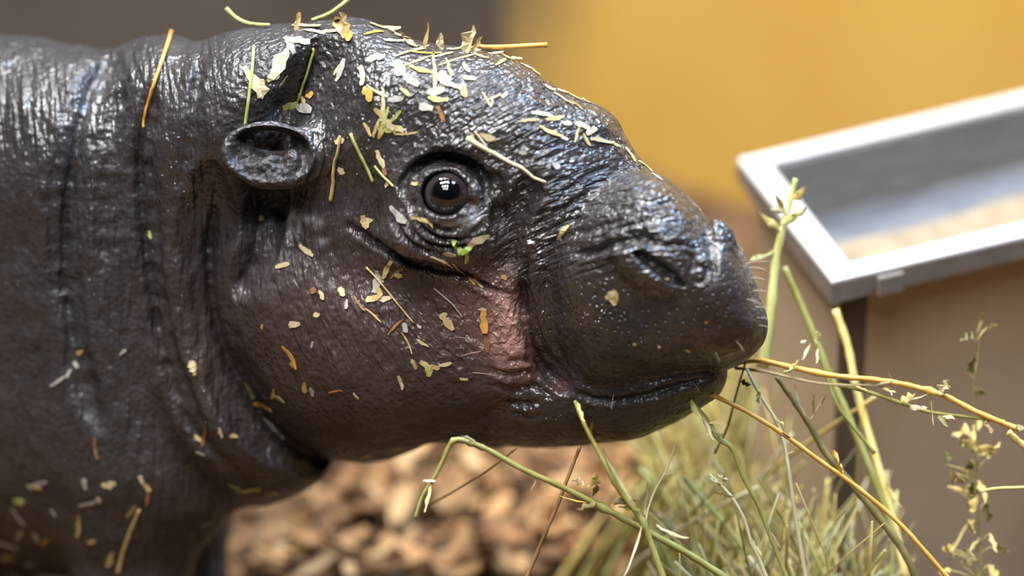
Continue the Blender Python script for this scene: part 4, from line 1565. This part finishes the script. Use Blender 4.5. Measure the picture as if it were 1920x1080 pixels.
def place_ribbon(x, y, L, W, ang, bend=0.0, n=6, lift=1.2, curl=0.0, jag=0.3, point=0.35):
    """flat flake lying on the skin; verts/faces in world"""
    a = math.radians(ang)
    top, nor = [], []
    last = skin_point(x, y)[2]
    for i in range(n):
        t = i / (n - 1) - 0.5
        qx = x + math.cos(a) * L * t - math.sin(a) * bend * L * (t * t - 0.1)
        qy = y + math.sin(a) * L * t + math.cos(a) * bend * L * (t * t - 0.1)
        p, nn, dd = skin_point(qx, qy, last)
        if abs(dd - last) < 60:
            last = dd
        else:
            p, nn = P(qx, qy, last), nn
        nn = nn.normalized()
        e = abs(t) * 2
        p = p + nn * (lift + curl * e * e * L * 0.5 * (1 if t > 0 else 0.3)) * S
        top.append(p)
        nor.append(nn)
    V = []
    for i in range(n):
        t = i / (n - 1)
        d = (top[min(i + 1, n - 1)] - top[max(i - 1, 0)]).normalized()
        s = d.cross(nor[i]).normalized()
        wv = W * S * (point + (1 - point) * math.sin(math.pi * (0.08 + 0.84 * t))) * (1 + jag * (random.random() - 0.5) * 2)
        sh = s * wv * jag * (random.random() - 0.5)
        up = nor[i] * wv * 0.10
        V += [top[i] - s * wv / 2 + sh + up, top[i] + s * wv / 2 + sh + up]
    th = [nor[i // 2] * (0.9 * S) for i in range(2 * n)]
    V = V + [v - q for v, q in zip(V, th)]
    m = 2 * n
    F = []
    for i in range(n - 1):
        b = 2 * i
        F.append((b, b + 2, b + 3, b + 1))
        F.append((m + b + 1, m + b + 3, m + b + 2, m + b))
        F.append((b, m + b, m + b + 2, b + 2))
        F.append((b + 1, b + 3, m + b + 3, m + b + 1))
    F.append((0, 1, m + 1, m))
    F.append((m - 1, m - 2, 2 * m - 2, 2 * m - 1))
    return V, F


def zone(x, y):
    if y > 860 or (x < 250 and y > 600):
        return "the hippo's shoulder"
    if x < 470 and y > 240:
        return 'the folds of the neck'
    if x < 650 and y < 240:
        return 'the nape behind the ear'
    if y < 330 and x < 960:
        return 'the wet forehead'
    if x < 640 and y < 400:
        return 'the skin beside the ear'
    if y < 340:
        return 'the bridge of the snout'
    if x > 1000:
        return 'the black muzzle'
    if 720 < x < 960 and y < 520:
        return 'the skin under the eye'
    return 'the brown cheek'


def flake(x, y, L, W, ang, c, bend=0.15, label=None, name=None, **kw):
    n = 7 if L > 30 else 5
    V, F = place_ribbon(x, y, L, W, ang, bend * random.choice((-1, 1)), n, **kw)
    if name is None:
        name = 'straw_fragment' if W < 0.24 * L else 'hay_flake'
    o = mesh_obj(name, V, F, M_fl[c], None, False)
    noun = 'straw fragment' if name == 'straw_fragment' else 'chopped hay flake'
    z = zone(x, y)
    sz = 'tiny' if L < 17 else ('small' if L < 27 else ('long' if L > 40 else 'medium'))
    sz += ' broad' if W > 13 else (' narrow' if W < 7 else '')
    tag(o, label or '%s %s %s stuck to %s' % (sz, CW[c], noun, z), 'straw' if name == 'straw_fragment' else 'hay flake', None if label else '%s %s %ss on %s' % (sz, CW[c], noun, z.replace("the hippo's ", '')))
    return o


FL = [
    # nape
    (475, 152, 62, 15, 62, 'cream'), (490, 166, 34, 20, 95, 'cream'), (524, 122, 62, 22, -58, 'cream'), (512, 146, 24, 14, -30, 'cream'), (556, 76, 46, 22, 10, 'cream'), (545, 88, 26, 14, 60, 'grey'),
    (575, 50, 54, 17, 4, 'tan'), (560, 40, 26, 8, -78, 'tan'), (590, 60, 40, 10, 12, 'cream'), (618, 60, 30, 10, 0, 'tan'), (640, 132, 46, 16, -68, 'grey'), (582, 178, 15, 11, -20, 'orange'), (545, 198, 32, 15, -12, 'green'),
    (572, 204, 30, 16, 15, 'grey'), (530, 152, 26, 10, -55, 'tan'), (640, 52, 40, 20, 62, 'tan'), (654, 66, 24, 16, 80, 'orange'), (632, 132, 20, 8, -60, 'cream'), (566, 184, 22, 9, 50, 'tan'),
    # crest
    (722, 52, 60, 15, 12, 'tan'), (748, 66, 42, 14, 30, 'cream'), (766, 78, 42, 15, 45, 'tan'), (738, 78, 36, 12, 5, 'cream'), (770, 98, 54, 7, -14, 'tan'), (796, 100, 64, 8, 3, 'orange'), (700, 62, 36, 10, -10, 'orange'),
    (706, 110, 32, 14, -8, 'cream'), (748, 128, 30, 24, 70, 'cream'), (770, 150, 38, 15, 36, 'cream'), (790, 131, 48, 10, 16, 'orange'), (815, 122, 62, 5, 82, 'tan'), (858, 112, 74, 6, -16, 'tan'), (780, 116, 64, 5, -20, 'tan'),
    (832, 146, 26, 22, 40, 'cream'), (846, 160, 42, 12, 20, 'cream'), (870, 170, 27, 14, 72, 'tan'), (880, 148, 24, 13, 8, 'cream'), (818, 172, 34, 14, -8, 'cream'), (822, 186, 38, 10, 6, 'green'), (827, 214, 32, 9, 68, 'brown'),
    (800, 202, 26, 16, 10, 'grey'), (858, 92, 42, 16, -8, 'tan'), (890, 92, 34, 12, 6, 'cream'), (815, 150, 34, 7, 86, 'tan'), (842, 128, 36, 6, 75, 'tan'), (830, 104, 40, 8, -12, 'cream'), (874, 128, 22, 8, 60, 'tan'),
    (786, 92, 34, 10, -20, 'cream'), (902, 106, 30, 8, 20, 'tan'), (930, 100, 28, 9, -5, 'cream'), (950, 108, 30, 11, 30, 'green'), (938, 118, 22, 8, -30, 'green'), (968, 110, 24, 9, 10, 'tan'), (988, 126, 26, 10, 28, 'cream'), (1004, 136, 20, 9, 40, 'tan'),
    (680, 142, 38, 12, 86, 'cream'), (692, 178, 26, 14, 70, 'orange'), (708, 172, 46, 6, 30, 'cream'), (684, 170, 16, 8, 100, 'tan'), (742, 186, 30, 10, -5, 'grey'), (760, 172, 24, 8, 40, 'tan'),
    # tuft
    (718, 196, 62, 8, -86, 'cream'), (712, 212, 26, 10, 40, 'tan'), (722, 222, 46, 7, -70, 'green'), (736, 224, 46, 7, -42, 'green'), (744, 240, 30, 12, 20, 'cream'), (706, 240, 36, 7, 110, 'tan'), (726, 244, 34, 9, 10, 'green'), (762, 250, 44, 4, -4, 'tan'),
    (690, 242, 28, 6, 60, 'tan'), (714, 246, 28, 10, -75, 'tan'), (732, 234, 24, 12, 55, 'cream'),
    # between ear and eye
    (637, 264, 18, 12, -20, 'cream'), (640, 320, 14, 11, 40, 'cream'), (714, 298, 36, 13, 64, 'cream'), (722, 318, 22, 9, 70, 'brown'), (727, 344, 14, 9, -60, 'cream'), (778, 345, 13, 8, 0, 'tan'), (624, 364, 26, 7, 95, 'orange'),
    # forehead right and bridge
    (915, 256, 28, 11, 18, 'cream'), (912, 186, 30, 5, 60, 'tan'), (928, 182, 26, 5, -20, 'tan'), (946, 178, 14, 9, -40, 'grey'), (922, 192, 20, 4, 100, 'grey'), (990, 226, 40, 6, -4, 'tan'), (1016, 214, 40, 8, 8, 'cream'), (1040, 222, 34, 8, -10, 'tan'),
    (1030, 246, 44, 8, 24, 'tan'), (1056, 258, 18, 8, 30, 'cream'), (1082, 250, 36, 5, -72, 'tan'), (1092, 236, 28, 12, 20, 'cream'), (1108, 246, 22, 12, -30, 'cream'), (1100, 262, 26, 6, 60, 'tan'), (1128, 264, 44, 8, 12, 'cream'), (1150, 270, 28, 6, 20, 'tan'),
    (1030, 166, 22, 9, 30, 'cream'), (1054, 172, 18, 10, 20, 'cream'), (1056, 186, 44, 6, 34, 'tan'), (1076, 182, 34, 8, 30, 'tan'), (1100, 190, 18, 8, 30, 'cream'), (1080, 196, 30, 6, 38, 'brown'), (1186, 296, 18, 12, 60, 'tan'), (1178, 284, 20, 8, 50, 'cream'),
    (1210, 312, 34, 7, 38, 'tan'), (1232, 332, 24, 5, 36, 'cream'), (1042, 310, 16, 12, 30, 'grey'), (1064, 232, 16, 8, 0, 'cream'), (980, 286, 14, 8, 0, 'grey'),
    # under the eye, cheek
    (684, 416, 26, 16, 70, 'tan'), (688, 414, 24, 9, -10, 'cream'), (746, 402, 40, 16, 50, 'grey'), (790, 413, 52, 8, 14, 'tan'), (858, 462, 34, 12, 50, 'leaf'), (872, 470, 30, 11, -30, 'leaf'), (874, 480, 26, 10, 95, 'leaf'), (896, 450, 38, 15, -26, 'cream'),
    (842, 476, 26, 12, 10, 'cream'), (828, 490, 46, 4, 24, 'cream'), (860, 504, 30, 5, 40, 'tan'), (884, 527, 20, 9, 55, 'orange'), (896, 532, 24, 6, 45, 'cream'), (945, 520, 12, 10, 20, 'tan'),
    (575, 470, 34, 10, 38, 'cream'), (530, 498, 27, 9, -14, 'cream'), (603, 553, 19, 8, 64, 'cream'), (641, 547, 19, 12, 60, 'cream'), (594, 590, 13, 9, -10, 'cream'), (553, 608, 21, 13, -14, 'cream'), (492, 613, 9, 5, 90, 'tan'), (491, 409, 12, 8, 40, 'tan'),
    (545, 668, 50, 8, 56, 'orange'), (550, 684, 14, 10, 30, 'tan'), (572, 726, 18, 12, 95, 'tan'), (585, 734, 16, 8, 70, 'grey'), (468, 732, 34, 7, 60, 'green'), (495, 762, 40, 11, 20, 'orange'), (524, 746, 26, 10, 30, 'green'), (513, 738, 18, 6, 100, 'tan'),
    (512, 803, 56, 5, 46, 'grey'), (630, 733, 26, 4, -10, 'brown'), (668, 742, 15, 5, 50, 'cream'), (752, 716, 26, 7, 72, 'cream'), (776, 683, 20, 8, 66, 'tan'), (798, 684, 24, 14, 30, 'tan'), (803, 694, 22, 12, 80, 'green'), (815, 688, 20, 10, 10, 'tan'),
    (835, 683, 24, 8, -14, 'cream'), (870, 710, 16, 6, 4, 'cream'), (842, 606, 30, 14, 50, 'tan'), (832, 592, 16, 12, -40, 'cream'), (706, 528, 44, 14, -80, 'grey'), (700, 560, 30, 12, -20, 'tan'), (718, 560, 36, 10, -6, 'cream'), (712, 546, 20, 10, 60, 'tan'),
    (726, 506, 36, 11, -64, 'tan'), (746, 510, 36, 5, -38, 'brown'), (748, 516, 14, 11, 10, 'tan'), (742, 612, 42, 5, -44, 'brown'), (760, 614, 20, 10, 72, 'grey'), (793, 643, 26, 5, 32, 'cream'), (764, 642, 44, 4, 62, 'tan'), (674, 570, 34, 5, 52, 'brown'),
    (588, 545, 12, 12, 0, 'brown'), (908, 602, 42, 15, 88, 'orange'), (912, 640, 40, 9, 84, 'brown'), (905, 580, 16, 6, 0, 'cream'), (650, 570, 18, 7, 95, 'grey'), (585, 646, 12, 5, 100, 'grey'), (786, 612, 10, 6, 40, 'grey'), (700, 590, 40, 4, 40, 'tan'),
    # muzzle
    (1146, 552, 24, 12, -40, 'cream'), (1148, 562, 22, 10, 60, 'cream'), (1155, 558, 20, 8, 100, 'tan'), (1056, 435, 34, 8, -48, 'tan'), (1190, 645, 7, 6, 0, 'tan'), (1291, 657, 9, 7, 30, 'tan'), (1324, 604, 6, 5, 0, 'orange'), (1236, 650, 5, 5, 0, 'cream'),
    (1250, 524, 7, 5, 0, 'tan'), (940, 697, 14, 8, 10, 'green'),
    # neck and shoulder
    (360, 686, 20, 15, 80, 'cream'), (363, 697, 14, 8, 60, 'tan'), (282, 440, 16, 8, 80, 'green'), (150, 660, 13, 9, -30, 'tan'), (110, 714, 34, 7, -35, 'grey'), (128, 700, 20, 6, -60, 'grey'), (142, 684, 14, 9, 60, 'grey'), (180, 840, 40, 6, 82, 'brown'),
    (205, 908, 26, 17, -10, 'cream'), (160, 908, 22, 12, 80, 'grey'), (264, 898, 13, 10, 60, 'cream'), (274, 912, 22, 9, 40, 'tan'), (72, 908, 36, 11, -20, 'grey'), (66, 912, 28, 8, 10, 'cream'), (36, 940, 20, 16, 0, 'green'), (34, 968, 40, 7, 52, 'grey'),
    (170, 942, 44, 7, -16, 'grey'), (186, 938, 12, 9, 70, 'cream'), (148, 985, 38, 8, 92, 'tan'), (172, 1015, 16, 9, -20, 'tan'), (206, 1048, 30, 11, -70, 'tan'), (12, 1022, 44, 12, 10, 'grey'), (36, 1004, 24, 8, -60, 'grey'), (12, 1046, 24, 12, -10, 'green'),
    (68, 1006, 20, 9, 60, 'grey'), (84, 1015, 14, 9, -30, 'tan'), (246, 958, 26, 8, -50, 'tan'), (277, 930, 34, 6, 95, 'brown'), (385, 812, 50, 6, -75, 'brown'), (370, 822, 16, 8, 50, 'tan'), (414, 810, 18, 7, 70, 'cream'), (437, 818, 13, 9, 10, 'tan'),
    (376, 850, 18, 5, 20, 'grey'), (388, 982, 24, 5, -12, 'grey'), (465, 918, 50, 10, -8, 'green'), (440, 912, 24, 6, 20, 'green'), (510, 925, 24, 6, -14, 'green'), (230, 660, 16, 6, -40, 'grey'), (56, 1058, 18, 10, 0, 'grey'), (100, 960, 16, 7, 50, 'grey'),
]
for f in FL:
    flake(*f, curl=random.uniform(0, 0.25), lift=random.uniform(0.8, 2.0))


# upright scraps on the crest that break the outline
def scrap(x, y, L, W, ang, c, bend, label):
    p, n, d = skin_point(x, y)
    a = math.radians(ang)
    q = P(x + math.cos(a) * 20, y + math.sin(a) * 20, d) - p
    side = (cam.location - p).normalized() + Vector((random.uniform(-.4, .4), 0, random.uniform(-.3, .3)))
    V, F = leaf_geo(p - q.normalized() * 0.001, q, side, L * S, W * S, 0.3, 6)
    o = mesh_obj('hay_flake', V, F, M_fl[c], None, False)
    tag(o, label, 'hay flake')


scrap(796, 92, 54, 12, -80, 'tan', 0.3, 'curled tan hay scrap standing upright on the crown of the head')
scrap(826, 92, 34, 16, -95, 'cream', 0.2, 'stubby cream hay scrap poking up from the crown')
scrap(872, 98, 56, 26, -72, 'cream', 0.2, 'broad cream hay scrap standing tall above the forehead pile')
scrap(888, 98, 36, 14, -60, 'tan', 0.2, 'small tan scrap leaning behind the forehead pile')
scrap(556, 56, 34, 12, -85, 'tan', 0.2, 'small tan scrap standing on the nape')
scrap(650, 66, 48, 24, -110, 'tan', 0.2, 'broad tan scrap standing over the dark fold behind the crown')


def skin_stem(name, pts, r0, r1, c, label, lift=2.0, cat='straw', flat=1.0):
    line = smooth_poly(pts, 5)
    last = next((depth_of(h)[2] for h in (skin_hit(x, y)[0] for x, y in line) if h is not None), None)
    out = []
    for (x, y) in line:
        p, n, d = skin_point(x, y, last)
        if d - last > 70:
            p = P(x, y, last)
        else:
            last = d
        out.append(p + n.normalized() * (lift + max(r0, r1)) * S)
    rad = np.linspace(r0, r1, len(out)) * S
    V, F = tube(out, rad, 6, flat)
    o = mesh_obj(name, V, F, M_fl[c])
    tag(o, label, cat)


skin_stem('straw_stick', [(876, 260), (925, 287), (980, 315), (1024, 339)], 5.2, 2.2, 'cream', 'long cream straw lying across the brow towards the snout', 3)
skin_stem('straw_stick', [(890, 246), (900, 258), (912, 274)], 1.8, 2.2, 'cream', 'tiny side straw on top of the long brow straw', 4)
skin_stem('straw_stick', [(884, 250), (888, 258), (892, 266)], 1.6, 1.6, 'tan', 'shortest splinter at the thick end of the long brow straw', 4)
skin_stem('straw_stick', [(660, 250), (674, 282), (690, 312), (703, 340)], 3.4, 3.0, 'green', 'straight green stem on the temple between ear and eye')
skin_stem('straw_stick', [(705, 310), (722, 330), (741, 350)], 2.6, 2.2, 'green', 'short green stem just behind the eye')
skin_stem('straw_stick', [(641, 254), (634, 290), (628, 330), (622, 376)], 2.6, 4.0, 'tan', 'tan twig with a split pod in front of the ear')
skin_stem('straw_stick', [(688, 500), (716, 532), (746, 570), (776, 606)], 2.2, 1.8, 'tan', 'long thin straw slanting across the brown cheek', 1.5)
skin_stem('straw_stick', [(815, 540), (845, 566), (868, 594)], 1.6, 1.4, 'grey', 'thin grey straw on the cheek towards the mouth corner', 1.5)
skin_stem('straw_stick', [(322, 62), (306, 118), (288, 170), (276, 214), (274, 240)], 4.2, 2.2, 'orange', 'curved orange stem lying down the neck fold')
skin_stem('straw_stick', [(478, 90), (472, 150), (464, 200), (459, 234)], 3.2, 3.0, 'green', 'straight olive-green stem on the nape above the ear')
skin_stem('straw_stick', [(586, 88), (574, 130), (562, 170), (556, 196)], 3.0, 2.2, 'green', 'green stem lying in the dark fold behind the crown')
skin_stem('straw_stick', [(424, 20), (440, 36), (458, 46), (480, 51), (506, 52)], 4.5, 3.0, 'green', 'bent pale green blade sticking up from the nape', 1)
skin_stem('straw_stick', [(586, 42), (616, 30), (640, 14), (654, 2)], 3.0, 4.0, 'green', 'green blade pointing up and forward from the nape', 1)
skin_stem('straw_stick', [(890, 94), (940, 94), (985, 92), (1026, 90)], 4.4, 5.0, 'orange', 'thick orange straw jutting out level above the forehead', 2)
skin_stem('straw_stick', [(262, 952), (246, 990), (232, 1030), (222, 1072)], 3.2, 4.2, 'tan', 'brownish straw hanging on the shoulder above the foreleg', 2)
